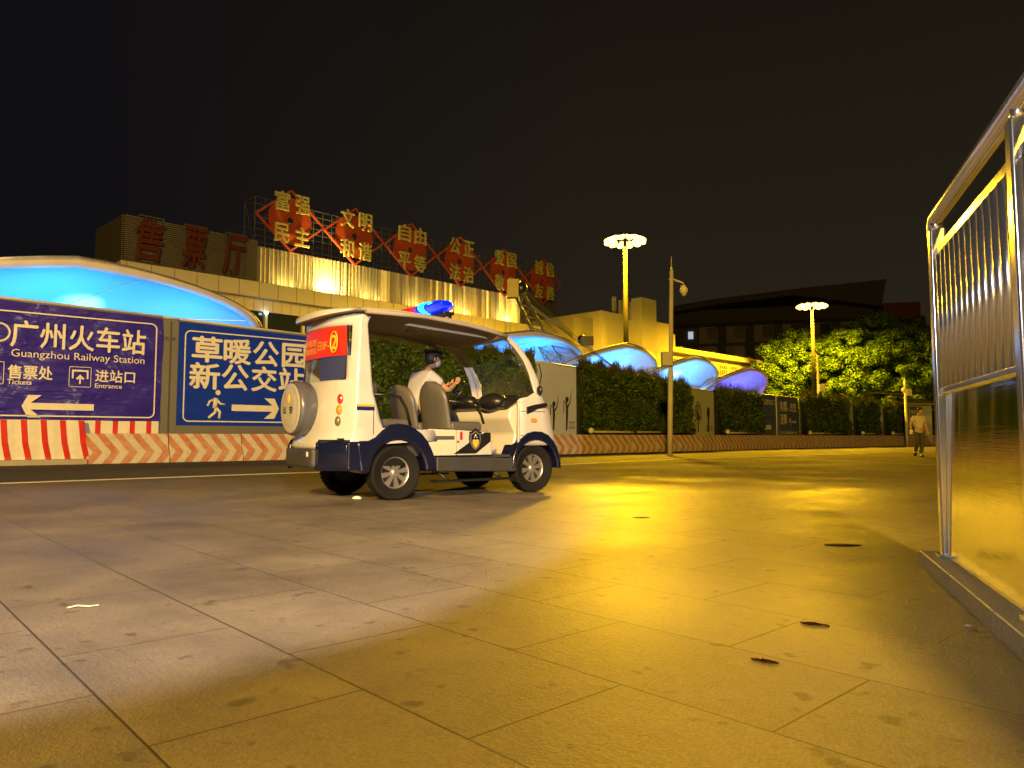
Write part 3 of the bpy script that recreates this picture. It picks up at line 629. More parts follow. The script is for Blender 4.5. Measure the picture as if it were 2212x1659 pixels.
# ------------------------------------------------------------------ concrete barriers
def barrier_mesh(L):
    pr = [(-.02, 0), (-.02, .16), (.12, .42), (.2, .78), (.4, .78), (.48, .42), (.62, .16), (.62, 0)]
    m = MB(); n = len(pr)
    vs = [(0.012, p[0], p[1]) for p in pr] + [(L - .012, p[0], p[1]) for p in pr]
    m.add(vs, [tuple(range(n)), tuple(range(2 * n - 1, n - 1, -1))] + [(i, i + n, (i + 1) % n + n, (i + 1) % n) for i in range(n)]); return m
bproto = None
def barriers(a, b_, count, labels, z=0.):
    global bproto
    d = (b_ - a) / count
    for i in range(count):
        M = frame(a + d * i + Vector((0, 0, z)), d)
        if bproto is None:
            o = barrier_mesh(1.0).build('concrete_barrier', 'barrier_stripes', bevel=.012)
            for k in (.28, .72): pass
            bproto = o
        else: o = bproto.copy(); COL.objects.link(o)
        o.matrix_world = M @ Matrix.Diagonal((d.length, 1, 1, 1))
        tag(o, labels[i] if i < len(labels) else labels[-1], 'barrier', 'red and white concrete barriers')
# one mesh at true length per run so the stripes keep their width
def barrier_run(a, b_, count, labels):
    global bproto
    d = (b_ - a) / count
    first = barrier_mesh(d.length).build('concrete_barrier', 'barrier_stripes', bevel=.012)
    for i in range(count):
        o = first if i == 0 else first.copy()
        if i: COL.objects.link(o)
        o.matrix_world = frame(a + d * i + Vector((0, 0, 0)), d)
        tag(o, labels[min(i, len(labels) - 1)], 'barrier', 'red and white concrete barriers')
def bb(px, py): return ground(px, py)
nv = Vector((D0.y, -D0.x, 0)) * .66
barrier_run(onl(176) + nv, onl(770) + nv, 4, ['concrete barrier under the left edge of the blue sign, end of the striped row', 'faded red and white barrier below the first large character of the blue sign', 'faded red and white barrier just left of the spare wheel', 'red and white barrier hidden behind the rear of the cart'])
barrier_run(onl(770) + nv, fp(1212, 30.7) + Vector((.757, -.653, 0)) * 1.0, 6, ['red and white barrier seen under or behind the cart body'])
bl = ['stained barrier below the dancer mural, nearest the cart front', 'grimy barrier under the left end of the widest plant wall', 'mossy barrier under the middle of the widest plant wall', 'barrier just left of the foot of the white camera pole', 'barrier just right of the foot of the white camera pole']
pts[1212] = 30.7; pts[2060] = 64
def bq(px): return q(px) + Vector((.757, -.653, 0)) * 1.0
barrier_run(bq(1212), bq(1475), 5, bl)
barrier_run(bq(1475), bq(1628), 4, ['barrier in front of the tree and umbrella mural', 'barrier at the left end of the plant wall right of the tree mural', 'barrier under the plant wall right of the tree mural', 'barrier just left of the far blue arrow sign'])
barrier_run(bq(1628), bq(1727), 4, ['orange-lit barrier under the far blue arrow sign', 'orange-lit barrier under the grey post between the far signs', 'orange-lit barrier under the creased ticket sign', 'orange-lit barrier at the right edge of the creased ticket sign'])
barrier_run(bq(1727), bq(1945), 9, ['distant barrier in the row below the far plant walls'])
barrier_run(bq(1945), bq(2060), 6, ['distant barrier behind the walking man and steel post'])
#@@BG
# ------------------------------------------------------------------ booth, poles
t = thing('booth', (0, 0, 0), 'small booth with corrugated roof and blue posters behind the walking man', 'booth', None, frame(fp(1945, 57.5), Vector((1, .25, 0))))
MB().box((1.5, .9, 1.6), (3.0, 1.6, 3.2)).build('wall', 'hoarding_light', t)
pr = MB()
for i in range(24): pr.add([(-.3 + i * .15, -.35, 3.15), (-.3 + i * .15 + .075, -.35, 3.2), (-.3 + i * .15 + .15, -.35, 3.15), (-.3 + i * .15 + .15, 1.0, 3.75), (-.3 + i * .15 + .075, 1.0, 3.8), (-.3 + i * .15, 1.0, 3.75)], [(0, 1, 4, 5), (1, 2, 3, 4)])
pr.build('corrugated_roof', 'roof_sheet', t)
MB().box((1.0, .4, 4.12), (5.6, 1.8, .08)).box((-1.5, -.3, 3.6), (.05, .05, 1)).box((-1.5, 1.1, 3.6), (.05, .05, 1)).build('flat_canopy', 'roof_dark', t)
MB().box((.45, .06, 1.9), (.8, .02, 2.3)).build('poster', 'banner_far_blue', t); MB().box((1.4, .06, 1.9), (.9, .02, 2.3)).build('poster', 'banner_far_blue', t)
merge(text_mb('售票厅', 1.0, 2.5, .3, .75, .04, .004, .01), text_mb('进站', 1.05, 1.5, .3, .5, .04, .004, .01)).build('lettering', 'mural_text', t)

def tube_thing(name, pts, r, m, label, cat, n=10):
    o = MB().tube(pts, r, n).build(name, m); return tag(o, label, cat)
def camera_pole(base, h, r, label, lean=0., armdir=1, box=True, arm_drop=.25, grp='white surveillance camera poles', rod=.55, boxz=None, barm=.42):
    t = thing('camera_pole', base, label, 'camera pole', grp)
    MB().tube([(0, 0, 0), (lean * .45, 0, h * .45), (lean * .46, 0, h * .451), (lean, 0, h)], [r * 1.15, r * 1.1, r, r * .85], 14).build('post', 'pole_white', t)
    MB().tube([(lean, 0, h), (lean, 0, h + rod)], [r * .25, r * .12], 6).tube([(lean, 0, h), (lean, 0, h + .12)], r * .5, 8).build('lightning_rod', 'pole_white', t)
    MB().tube([(lean, 0, h - .35), (lean, 0, h - .3)], r * 1.2, 12).build('collar', 'pole_white', t)
    MB().tube([(lean, 0, h - .3), (lean + armdir * barm, 0, h - .3 - arm_drop * .6), (lean + armdir * (barm + .02), 0, h - .3 - arm_drop)], .035, 8).build('arm', 'pole_white', t)
    d = MB(); c = (lean + armdir * (barm + .02), 0, h - .4 - arm_drop); d.ell((c[0], 0, c[2] - .07), (.15, .15, .15)); d.tube([(c[0], 0, c[2] + .1), (c[0], 0, c[2] - .1)], [.08, .155], 14)
    dm = d.build('camera_housing', 'sign_white', t)
    MB().ell((c[0], 0, c[2] - .18), (.095, .095, .12)).build('lens_dome', 'box_grey', dm)
    if box:
        bz = boxz or h * .55; bx_ = MB().box((lean * .4 - armdir * .16, -.12, bz), (.36, .28, .5)).build('cabinet', 'box_grey', t, bevel=.01); MB().ell((lean * .4 - armdir * .02, -.27, bz + .02), (.015, .01, .02), nu=6, nv=4).build('lock', 'black_plastic', bx_)
    return t
base = ground(1447, 985)
camera_pole(base, fh(1455, base.y, 585), .085, 'white pole with dome camera and cabinet standing before the widest plant wall', lean=.16, boxz=fh(1447, base.y, 776), grp=None)
st_ = MB()
for k in range(2): st_.box((.04, -.0, 1.28 + .1 * k), (.2, .2, .05))
b2 = fp(1769, 49.5)
camera_pole(b2, fh(1769, 49.5, 770), .09, 'white dome camera pole standing beside the farther floodlight mast', armdir=-1, boxz=fh(1769, 49.5, 838), rod=.05, barm=.55)
b3 = fp(1957, 54)
camera_pole(b3, fh(1957, 54, 822), .1, 'white pole with cabinet behind the booth and walking man', armdir=-1, boxz=fh(1957, 54, 848), rod=.05, barm=.1)

def mast(X, Y, h, rr, label, nl=12):
    t = thing('floodlight_mast', (X, Y, 0), label, 'street lamp', 'high masts with rings of yellow floodlights')
    MB().tube([(0, 0, 0), (0, 0, h)], [.22, .11], 16).build('pole', 'lamp_pole_metal', t)
    MB().tube([(rr * .8 * math.cos(R(a_)), rr * .8 * math.sin(R(a_)), h) for a_ in range(0, 360, 15)], .05, 6, closed=True).build('ring', 'lamp_pole_metal', t)
    sp = MB()
    for k in range(6): a_ = R(60 * k); sp.tube([(0, 0, h + .05), (rr * .8 * math.cos(a_), rr * .8 * math.sin(a_), h)], .04, 6)
    sp.ell((0, 0, h + .1), (.25, .25, .2)); sp.build('spokes', 'lamp_pole_metal', t)
    for k in range(nl):
        a_ = R(360 / nl * k + 7); c = (rr * math.cos(a_), rr * math.sin(a_), h)
        M = Matrix.Translation(c) @ Matrix.Rotation(a_, 4, 'Z') @ Matrix.Rotation(R(20), 4, 'Y')
        hd = MB().ell((0, 0, .08), (.27, .19, .12), M, 12, 6).build('lamp_head', 'lamp_pole_metal', t)
        MB().ell((0, 0, -.05), (.34, .27, .19), M, 12, 8).build('lamp_glass', 'sodium_bowl', hd)
    return t
def light(name, kind, loc_, energy, color, **kw):
    l = bpy.data.lights.new(name, kind); l.energy = energy; l.color = color
    for k, v in kw.items(): setattr(l, k, v)
    o = bpy.data.objects.new(name, l); COL.objects.link(o); o.location = loc_
    return o
def aim(o, target):
    d = Vector(target) - o.location; o.rotation_euler = d.to_track_quat('-Z', 'Y').to_euler()
SOD = (1, .53, .010)
L1 = (.1553 * 46, 46, 13.1); L2 = (.4095 * 66, 66, 12.5)
mast(L1[0], L1[1], L1[2], 1.05, 'tall floodlight mast with blazing yellow ring, nearer one rising behind the canopies')
mast(L2[0], L2[1], L2[2], 1.05, 'farther floodlight mast with yellow ring in front of the trees')
for (lp, e_) in ((L1, 36000), (L2, 60000)):
    o = light('sodium_light', 'SPOT', (lp[0], lp[1], lp[2] - .45), e_, SOD, shadow_soft_size=.9, spot_size=R(178), spot_blend=.4)
o = light('sodium_light', 'POINT', (-3.5, -21, 12), 74000, (1, .57, .06), shadow_soft_size=.9)

# ------------------------------------------------------------------ ticket hall
HA = Vector((-15.57, 45, 0))
def hp(px, py): return on_plane(px, py, HA, NF)
HM = frame(HA, E1)
hall = thing('ticket_hall', HA, 'long ticket hall with louvred box, ribbed metal parapet and pale cladding band', 'building', None, HM)
HI = HM.inverted()
def hl(px, py): q_ = HI @ hp(px, py); return q_.x, q_.z
xL, _ = hl(267, 500); xC, zCt = hl(555, 526); _, zCb = hl(553, 611); xR, zRt = hl(1120, 647); _, zRb = hl(1119, 703); xE, _ = hl(1209, 667)
_, zLt = hl(267, 462); _, zLb = hl(267, 566); _, zb1 = hl(577, 632); _, zb2 = hl(577, 650)
zt = (zCt + zRt) / 2; zb = (zCb + zRb) / 2
HT = dict(xL=xL, xC=xC, xR=xR, xE=xE, zLt=zLt, zLb=zLb, zt=zt, zb=zb, zb1=zb1, zb2=zb2, zCt=zCt, zRt=zRt, zCb=zCb, zRb=zRb)
print('HALL', {k: round(v, 2) for k, v in HT.items()})
z_b1 = zb - .95; z_b2 = z_b1 - .75
MB().box(((xL + xE) / 2 + 1, 8.3, zb / 2), (xE - xL + 2, 16, zb - .1)).build('body', 'beige_side', hall)
# ribs
rb = MB(); n = 84; xs = np.linspace(xC, xR, n * 2 + 1)
P0 = []; P1 = []
for i, x in enumerate(xs):
    y = -.1 - (.13 + .10 * random.random() if i % 2 else 0); P0.append((x, y, zb + .02)); P1.append((x, y, zt))
rb.grid([P0, P1], False); rb.build('ribbed_parapet', 'ribbed_sheet', hall, fix=False)
MB().box(((xC + xR) / 2, .3, (zt + zb) / 2), (xR - xC, .7, zt - zb - .05)).build('parapet_back', 'frame_steel', hall)
# louvre box
lv = MB(); nlv = 24; zl0 = zb + .02; zl1 = zLt; xl1 = xC - .02
for i in range(nlv):
    z = zl0 + (zl1 - zl0) * i / nlv; lv.box(((xL + xl1) / 2, -.12, z + .03), (xl1 - xL, .09, (zl1 - zl0) / nlv * .55))
for i in range(nlv):
    z = zl0 + (zl1 - zl0) * i / nlv; lv.box((xL - .04, 2.2, z + .03), (.09, 4.4, (zl1 - zl0) / nlv * .55))
lv.build('louvre_screen', 'roof_sheet', hall)
MB().box(((xL + xl1) / 2, 2.2, (zl0 + zl1) / 2), (xl1 - xL - .1, 4.3, zl1 - zl0 - .02)).build('louvre_box', 'roof_dark', hall)
for ch, p0, p1 in (('售', (287, 573), (344, 510)), ('票', (388, 0), (438, 0)), ('厅', (477, 0), (524, 0))):
    x0 = hl(p0[0], 560)[0]; x1 = hl(p1[0], 560)[0]
    zc = (zl0 + zl1) / 2 + .1
    fr = MB()
    xc = (x0 + x1) / 2; hw = (x1 - x0) / 2
    g = text_mb(ch, x0 - .05, zc - 1.2, 2.35, x1 - x0 + .1, -.42, .22, .02, shear=.18); g.build('raised_character', 'letter_red', hall)
    for a_, b_ in (((x0 + .15, zc - 1.3), (x1 + .1, zc - 1.3)), ((x0 + .15, zc + 1.3), (x1 + .1, zc + 1.3)), ((x0 + .15, zc - 1.3), (x0 + .15, zc + 1.3)), ((x1 + .1, zc - 1.3), (x1 + .1, zc + 1.3))):
        fr.tube([(a_[0], -.22, a_[1]), (b_[0], -.22, b_[1])], .045, 4)
    fr.build('character_frame', 'frame_steel', hall)
# dark louvred end
lv = MB(); MB_ = None
for i in range(30):
    z = zb + (zt - zb + .6) * i / 30 + .03; lv.box(((xR + xE) / 2, .3, z), (xE - xR - .02, .08, (zt - zb + .6) / 30 * .55))
lv.build('end_louvre', 'roof_sheet', hall); MB().box(((xR + xE) / 2, 3.4, (zt + zb) / 2 + .3), (xE - xR - .06, 6, zt - zb + .55)).build('end_box', 'beige_side', hall)
# bands
MB().box(((xL + xE) / 2, -.35, (zb + z_b1) / 2), (xE - xL + .6, .7, zb - z_b1 - .01), None).build('cornice', 'cladding', hall, bevel=.02)
sm = MB(); x = xL
while x < xE: sm.box((x, -.702, (zb + z_b1) / 2), (.03, .01, zb - z_b1 - .03)); x += 1.25
sm.build('cornice_joint', 'cladding_seam', hall)
MB().box(((xL + xE) / 2, -.05, (z_b1 + z_b2) / 2), (xE - xL, .3, z_b1 - z_b2 - .01)).build('fascia', 'cladding', hall)
sm = MB(); x = xL
while x < xE: sm.box((x, -.202, (z_b2 + z_b1) / 2), (.02, .01, z_b1 - z_b2 - .05)); x += .62
sm.build('fascia_joint', 'cladding_seam', hall)
MB().box(((xL + xE) / 2, .0, z_b2 / 2), (xE - xL - .2, .1, z_b2 - .1)).build('glazing', 'dark_glass', hall)
x = hl(572, 660)[0] - 5 * 2.55
for k in range(14):
    if xL < x < xE: MB().box((x, -.12, z_b2 / 2), (.16, .3, z_b2 - .02)).build('column', 'cladding', hall)
    x += 2.55
MB().box(((xL + xE) / 2, -.08, z_b2 - 1.6), (xE - xL - .3, .1, .1)).build('transom', 'cladding', hall)
MB().box((hl(568, 700)[0], -.4, hl(560, 690)[1] + .4), (.2, .15, .12)).build('flood_fixture', 'led_white', hall)

# sign frame on the roof
fr = thing('billboard_frame', HA, 'dark steel lattice frame on the hall roof carrying the red slogan medallions', 'sign frame', None, frame(HA + E1 * 0 + E2 * .35, E1))
zf1 = (hl(557, 405)[1] + hl(1201, 592)[1]) / 2; zf1L = hl(557, 405)[1]
print('frame z', zf1, zf1L)
fx0 = xC; fx1 = xE
g = MB(); n = 42
for i in range(n + 1):
    x = fx0 + (fx1 - fx0) * i / n; g.tube([(x, 0, zt - .3), (x, 0, zf1)], .03, 4)
for k in range(9):
    z = zt + (zf1 - zt) * k / 8; g.tube([(fx0, .02, z), (fx1, .02, z)], .024, 4)
g.build('front_lattice', 'frame_steel', fr)
g = MB()
for i in range(0, n + 1, 3):
    x = fx0 + (fx1 - fx0) * i / n; g.tube([(x, 1.4, zt - .3), (x, 1.4, zf1)], .03, 4); g.tube([(x, 0, zf1), (x, 1.4, zf1)], .02, 4); g.tube([(x, 0, zt + .1), (x, 1.4, zf1)], .02, 4)
for k in range(5): z = zt + (zf1 - zt) * k / 4; g.tube([(fx0, 1.4, z), (fx1, 1.4, z)], .02, 4)
g.build('rear_lattice', 'frame_steel', fr)
words = (('富强', '民主'), ('文明', '和谐'), ('自由', '平等'), ('公正', '法治'), ('爱国', '敬业'), ('诚信', '友善'))
cent = ((624, 476), (768, 513), (889, 542), (994, 568), (1086, 592), (1168, 611))
cc = [hl(*c) for c in cent]; print('cc', cc)
zc = sum(c[1] for c in cc) / 6; pit = (cc[5][0] - cc[0][0]) / 5
en = ('at the left end of the row', 'second from the left', 'third from the left', 'fourth from the left', 'fifth, partly hidden by the crane tip', 'at the right end of the row')
for i, (a_, b_) in enumerate(words):
    xc = cc[0][0] + pit * i; dz = (cc[i][1] - zc) * .6
    t = thing('slogan_medallion', (0, 0, 0), 'red medallion with four yellow characters, ' + en[i], 'sign', 'red slogan medallions on the roof frame', frame(HA + E1 * xc - E2 * .15 + Vector((0, 0, zc + dz)), E1))
    rr = 1.5; hp_ = pit / 2 - .04; hv = 1.95
    N = 40; ring = [(math.cos(2 * math.pi * k / N), math.sin(2 * math.pi * k / N)) for k in range(N)]
    d = MB().add([(rr * c, -.08, rr * s) for c, s in ring] + [(.22 * c, -.08, .22 * s) for c, s in ring] + [(rr * c, .04, rr * s) for c, s in ring] + [(.22 * c, .04, .22 * s) for c, s in ring],
                 [(k, (k + 1) % N, (k + 1) % N + N, k + N) for k in range(N)] + [(k + 2 * N, k + 3 * N, (k + 1) % N + 3 * N, (k + 1) % N + 2 * N) for k in range(N)] + [(k, k + 2 * N, (k + 1) % N + 2 * N, (k + 1) % N) for k in range(N)] + [(k + N, (k + 1) % N + N, (k + 1) % N + 3 * N, k + 3 * N) for k in range(N)])
    d.build('disc', 'medallion_red', t)
    g = MB(); Q = [(-hp_, 0), (0, hv), (hp_, 0), (0, -hv)]
    for k in range(4):
        p, q_ = Vector((Q[k][0], -.12, Q[k][1])), Vector((Q[(k + 1) % 4][0], -.12, Q[(k + 1) % 4][1])); g.tube([p, q_], .085, 4)
    g.build('diamond_outline', 'frame_red', t)
    cs = 1.02
    for ch, x, z in ((a_[0], -1.22, .5), (a_[1], .2, .5), (b_[0], -1.22, -1.55), (b_[1], .2, -1.55)):
        text_mb(ch, x, z, 1.2, cs, -.3, .12, .018).build('character', 'letter_yellow', t)
# uplight on the parapet
ux, uz = hl(690, 640)
for (px_, e_) in ((690, 4200), (600, 150), (780, 220), (880, 120), (980, 200), (1075, 350)):
    ux, uz = hl(px_, 640); p = HM @ Vector((ux, -1.0, zb + .25)); o = light('parapet_uplight', 'SPOT', p, e_, (1, .72, .16), shadow_soft_size=.12, spot_size=R(150), spot_blend=.8); aim(o, HM @ Vector((ux + .1, .2, zb + 1.3)))

# ------------------------------------------------------------------ beige buildings
BC = fp(1386, 66)
tb = thing('office_block', BC, 'stained beige block with two small red characters on its wall', 'building', None, frame(BC, E1))
BI = tb.matrix_world.inverted()
def bz(py): return EYE + (943 - py) / FL * 66
hA = fh(1383, 66, 690)
MB().box((-3.2, 2.9, hA / 2), (6.2, 6.6, hA)).build('side_wall', 'beige_render', tb)
# main wall runs along E2 from the corner: local x=0 plane facing -x
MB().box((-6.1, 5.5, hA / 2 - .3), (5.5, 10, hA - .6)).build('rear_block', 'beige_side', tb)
tw = MB(); tw.box((-.2, 0.4, (hA + .9) / 2), (1.2, 1.6, hA + 1.2)); tw.build('stair_tower', 'beige_render', tb)
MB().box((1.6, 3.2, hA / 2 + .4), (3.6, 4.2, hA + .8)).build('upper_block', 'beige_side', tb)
h2 = fh(1425, 66, 738); MB().box((1.6, .9, h2 / 2), (2.6, 1.8, h2)).build('low_block', 'beige_render', tb)
h3 = fh(1440, 67, 712); MB().box((4.4, 1.2, h3 / 2), (3.0, 2.2, h3)).build('right_block', 'beige_render', tb)
# characters on the wall whose face looks to the camera's left
for ch, py in (('售', 727), ('票', 748)):
    p = BI @ on_plane(1296, py, fp(1300, 60.), Vector((0, 1, 0)))
    pass
g = MB().box((2.0, 3.0, h2 + 1.2), (3.2, 1.8, .12)).build('flat_awning', 'roof_dark', tb)
an = MB()
for x, z in ((-2.6, hA + 1.2), (-1.6, hA + 1.0)): an.box((x, 1., z), (.28, .28, 1.3)); an.tube([(x, 1, hA - .2), (x, 1, z)], .05, 6)
an.build('antenna', 'pole_white', tb)
wl = thing('office_wing', BC, 'long low beige wing with rows of windows below a yellow-lit eave', 'building', None, frame(fp(1415, 66), E1))
WI = wl.matrix_world.inverted(); WA = wl.matrix_world.translation
def wlx(px, py): q_ = WI @ on_plane(px, py, WA, NF); return q_.x, q_.z
x1, zt2 = wlx(1640, 786); x0, zt1 = wlx(1456, 751); zw = (zt1 + zt2) / 2
MB().box(((x1) / 2, 4.2, zw / 2), (x1, 8, zw - .3)).build('wall', 'beige_render', wl)
MB().box((x1 / 2, 3.8, zw - .1), (x1 + .4, 8.8, .45)).build('eave', 'cladding', wl)
g = MB(); 
for k in range(30): g.box((rng.uniform(.5, x1), rng.uniform(0, 6), zw + .25), (rng.uniform(.1, .5), .3, rng.uniform(.15, .6)))
g.build('roof_clutter', 'frame_steel', wl)
k = 0; x = .9
while x < x1 - 1.4:
    for zz in (zw - 1.55, zw - 4.5):
        f_ = MB().box((x, .14, zz), (1.5, .1, 1.35)).build('window', 'dark_glass', wl)
        g = MB()
        for q_ in range(5): g.box((x - .75 + 1.5 * q_ / 4, .06, zz), (.06, .08, 1.4))
        for q_ in (-.7, .25, .7): g.box((x, .06, zz + q_), (1.55, .07, .06))
        g.build('window_bars', 'window_frame', f_)
    x += 2.35
# block of the red characters
# far dark building
FM = frame(fp(1455, 150), Vector((1, -.28, 0)))
fb = thing('station_building', (0, 0, 0), 'large dark building far behind the trees with one lit window', 'building', None, FM)
FI = FM.inverted(); FN = Vector((FM[0][1], FM[1][1], 0))
def fl(px, py): q_ = FI @ on_plane(px, py, FM.translation, FN); return q_.x, q_.z
x0, z0 = fl(1462, 664); x1, z1 = fl(1885, 640); hz = fl(1470, 672)[1]
MB().box((x1 / 2, 10, hz / 2), (x1, 20, hz)).build('body', 'far_wall', fb)
# curved roof slab
rf = [(x0 - 1, fl(1462, 668)[1]), (x0 + 8, fl(1560, 652)[1]), (x0 + 22, fl(1760, 630)[1]), (fl(1905, 612)[0], fl(1905, 612)[1])]
MB().prism(rf + [(rf[-1][0] - 1, rf[-1][1] - 5)] + [(p[0], p[1] - 1.2) for p in rf[::-1][1:]], -4, 14).build('roof', 'far_wall', fb)
MB().box((x1 / 2, -.1, fl(1600, 700)[1]), (x1, .4, .8)).build('ledge', 'roof_dark', fb)
for r_, py in enumerate((722, 765)):
    zz = fl(1600, py)[1]
    x = fl(1530, py)[0]
    while x < x1 - 2:
        w_ = MB().box((x, -.12, zz), (3.6, .3, 3.4)).build('window_surround', 'far_wall_light', fb); MB().box((x + .7, -.3, zz + .3), (2.0, .1, 2.4)).build('pane', 'far_glass', w_)
        x += 5.3
lw = fl(1492, 725); MB().box((lw[0], -.3, lw[1]), (1.0, .1, 1.5)).build('lit_window', 'lit_window', fb)
a1 = fl(1907, 655); a2 = fl(1990, 710); MB().box(((a1[0] + a2[0]) / 2 , 4, (a1[1] + a2[1]) / 2), (a2[0] - a1[0], 8, a1[1] - a2[1])).build('red_hoarding', 'far_red', fb)
MB().box(((a1[0] + a2[0]) / 2, 12, a2[1] / 2 + 1), (a2[0] - a1[0] + 5, 10, a2[1] + 5)).build('side_wing', 'far_wall', fb)

# red characters on the beige block, on a wall plane running along E2
wd = Vector((E2.x, E2.y, 0)); cpt = fp(1388, 62.5)
wb = thing('ticket_block', (0, 0, 0), 'beige rendered block with pale corner pier, left of the nearer floodlight mast', 'building', None, frame(cpt + wd * 9.2, -wd))
WB = wb.matrix_world.inverted(); WBn = Vector((wb.matrix_world[0][1], wb.matrix_world[1][1], 0))
def wbl(px, py): q_ = WB @ on_plane(px, py, cpt, WBn); return q_.x, q_.z
xa = wbl(1262, 700)[0]; xb = wbl(1383, 690)[0]; hh = (wbl(1262, 702)[1] + wbl(1375, 691)[1]) / 2
MB().box(((xa + xb) / 2, 2.5, hh / 2), (xb - xa, 5, hh)).build('wall', 'beige_render', wb)
MB().box((xa - .15, 2.4, hh / 2 + .45), (.8, 5.4, hh + .9)).build('corner_pier', 'beige_render', wb)
MB().box((xb - .3, 1.0, hh / 2 + .9), (1.1, 2.2, hh + 1.8)).build('stair_pier', 'beige_render', wb)
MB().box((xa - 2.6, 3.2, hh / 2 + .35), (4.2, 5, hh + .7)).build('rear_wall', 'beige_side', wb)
for ch, py in (('售', 727), ('票', 749)):
    x, z = wbl(1295, py); text_mb(ch, x - .42, z, .85, .8, -.1, .06, .04, shear=.2).build('red_character', 'faded_red', wb)
an = MB()
for px_, hgt in ((1338, 2.1), (1352, 1.7)):
    x = wbl(px_, 690)[0]; an.box((x, .8, hh + hgt * .6), (.22, .2, hgt * .8)); an.tube([(x + .15, .8, hh - .3), (x + .15, .8, hh + hgt)], .05, 6)
an.build('antenna', 'pole_white', wb)
# ------------------------------------------------------------------ canopies
c0 = 33.6
def canopy_pt(k):  # tip positions along the row
    Z = k * c0; n = NF; u = .972 - 1 / k
    return Vector((u * Z, Z, 0))
def canopy(tip, Ls, top_h, low_h, label, lights, hot=(), rise=.6, mast_x=.5, tilt=1.1):
    """leaf shaped membrane; local x along the row towards the tip, -y towards the plaza"""
    M = frame(tip, E1)
    t = thing('membrane_canopy', tip, label, 'canopy', 'blue lit membrane canopies in a row', M)
    N = 56; rim = []
    H = top_h - low_h
    for i in range(N):
        a_ = 2 * math.pi * i / N; c, s = math.cos(a_), math.sin(a_)
        x = -Ls / 2 + Ls / 2 * c
        pw = 1.0 if c > 0 else 1.0 - .35 * (-c)          # narrows to the left end
        z = low_h + H * (.5 + .5 * s * pw) + (.0 if c > 0 else -.15 * H * (-c))
        y = -tilt * s * pw
        rim.append(Vector((x, y, z)))
    MB().tube(rim, .15, 8, closed=True).build('rim_tube', 'canopy_tube', t)
    # membrane: dish recessed away from the plaza and up
    cen = sum(rim, Vector()) / N; P = []
    for j in range(9):
        r_ = j / 8; row = []
        for p in rim:
            q_ = cen + (p - cen) * r_; q_ = q_ + Vector((0, rise * (1 - r_ * r_) * 1.3, rise * .25 * (1 - r_ ** 2))); row.append(q_)
        P.append(row)
    MB().grid(P, closed=True).build('membrane', 'membrane', t)
    # clamp plates along the rim
    MB().tube([p + (p - cen).normalized() * .2 for p in rim], .045, 5, closed=True).build('edge_cable', 'steel_bar', t)
    sg = MB()
    for i in range(N // 8):
        a_ = 3 + i * 8; sg.tube([P[j][a_] + Vector((0, -.02, -.01)) for j in range(1, 9)], .014, 4)
    sg.tube([P[1][i] + Vector((0, -.02, 0)) for i in range(N)], .014, 4, closed=True)
    sg.build('membrane_seams', 'canopy_tube', t)
    for hx in hot:
        o = light('canopy_light', 'SPOT', M @ Vector((hx, -.2, low_h + .15)), 900, (.6, .88, 1), shadow_soft_size=.1, spot_size=R(38), spot_blend=1.0); aim(o, M @ Vector((hx - .5, .9, low_h + 1.8)))
    MB().tube([(-Ls * mast_x, rise + .5, 0), (-Ls * mast_x, rise + .3, low_h + H * .35)], [.22, .16], 12).build('mast', 'canopy_tube', t)
    # curved tube reaching down from the tip to the next canopy
    tp = rim[0]; g = MB()
    pts_ = []
    for i in range(15):
        u = i / 14; pts_.append((tp.x + 5.2 * u, tp.y, tp.z - .2 - (tp.z - low_h - .0) * (math.sin(min(1, u * 1.6) * math.pi / 2)) * .95 + .9 * max(0, u - .6)))
    g.tube(pts_, .1, 8).build('link_tube', 'canopy_tube', t)
    for (lx_, ly_, lz_, e_, col_) in lights:
        o = light('canopy_light', 'SPOT', M @ Vector((lx_, ly_, lz_)), e_, col_, shadow_soft_size=.12, spot_size=R(165), spot_blend=1.0); aim(o, M @ Vector((lx_ + .2, ly_ + 1.6, lz_ + 1.9)))
    return t
BL = (.09, .44, 1.0); BW = (.10, .48, 1.0)
tips = [.756, 1.130, 1.279, 1.4286, 1.580]
canopy(canopy_pt(.756), 12, 5.45, 2.9, 'largest blue lit membrane canopy at the left above the purple banner', [(-6.0, -.9, 2.7, 1000, BL), (-2.5, -.9, 2.7, 700, BL), (-9.5, -.9, 2.7, 900, BL)], rise=1.2, tilt=1.6, hot=(-4.6,))
canopy(canopy_pt(1.130), 9.5, 5.4, 3.7, 'blue lit membrane canopy directly behind the crane boom', [(-3.5, -.9, 3.5, 800, BL), (-7, -.9, 3.5, 800, BL)], rise=1.0, tilt=1.4)
canopy(canopy_pt(1.279), 8.4, 5.5, 3.2, 'bright blue lit canopy at the foot of the nearer floodlight mast', [(-3.6, -.7, 2.9, 1050, BW), (-6.0, -.7, 2.9, 450, BW)], rise=.8, hot=(-2.2, -4.6))
canopy(canopy_pt(1.4286), 8.4, 5.4, 3.0, 'blue lit canopy crossing behind the white camera pole', [(-3.5, -.7, 2.8, 1200, BW)], rise=.8, hot=(-3.0,))
canopy(canopy_pt(1.580), 8.4, 5.2, 2.9, 'violet lit canopy, last of the row before the trees', [(-3.2, -.7, 2.7, 850, (.2, .12, 1.0))], rise=.8)

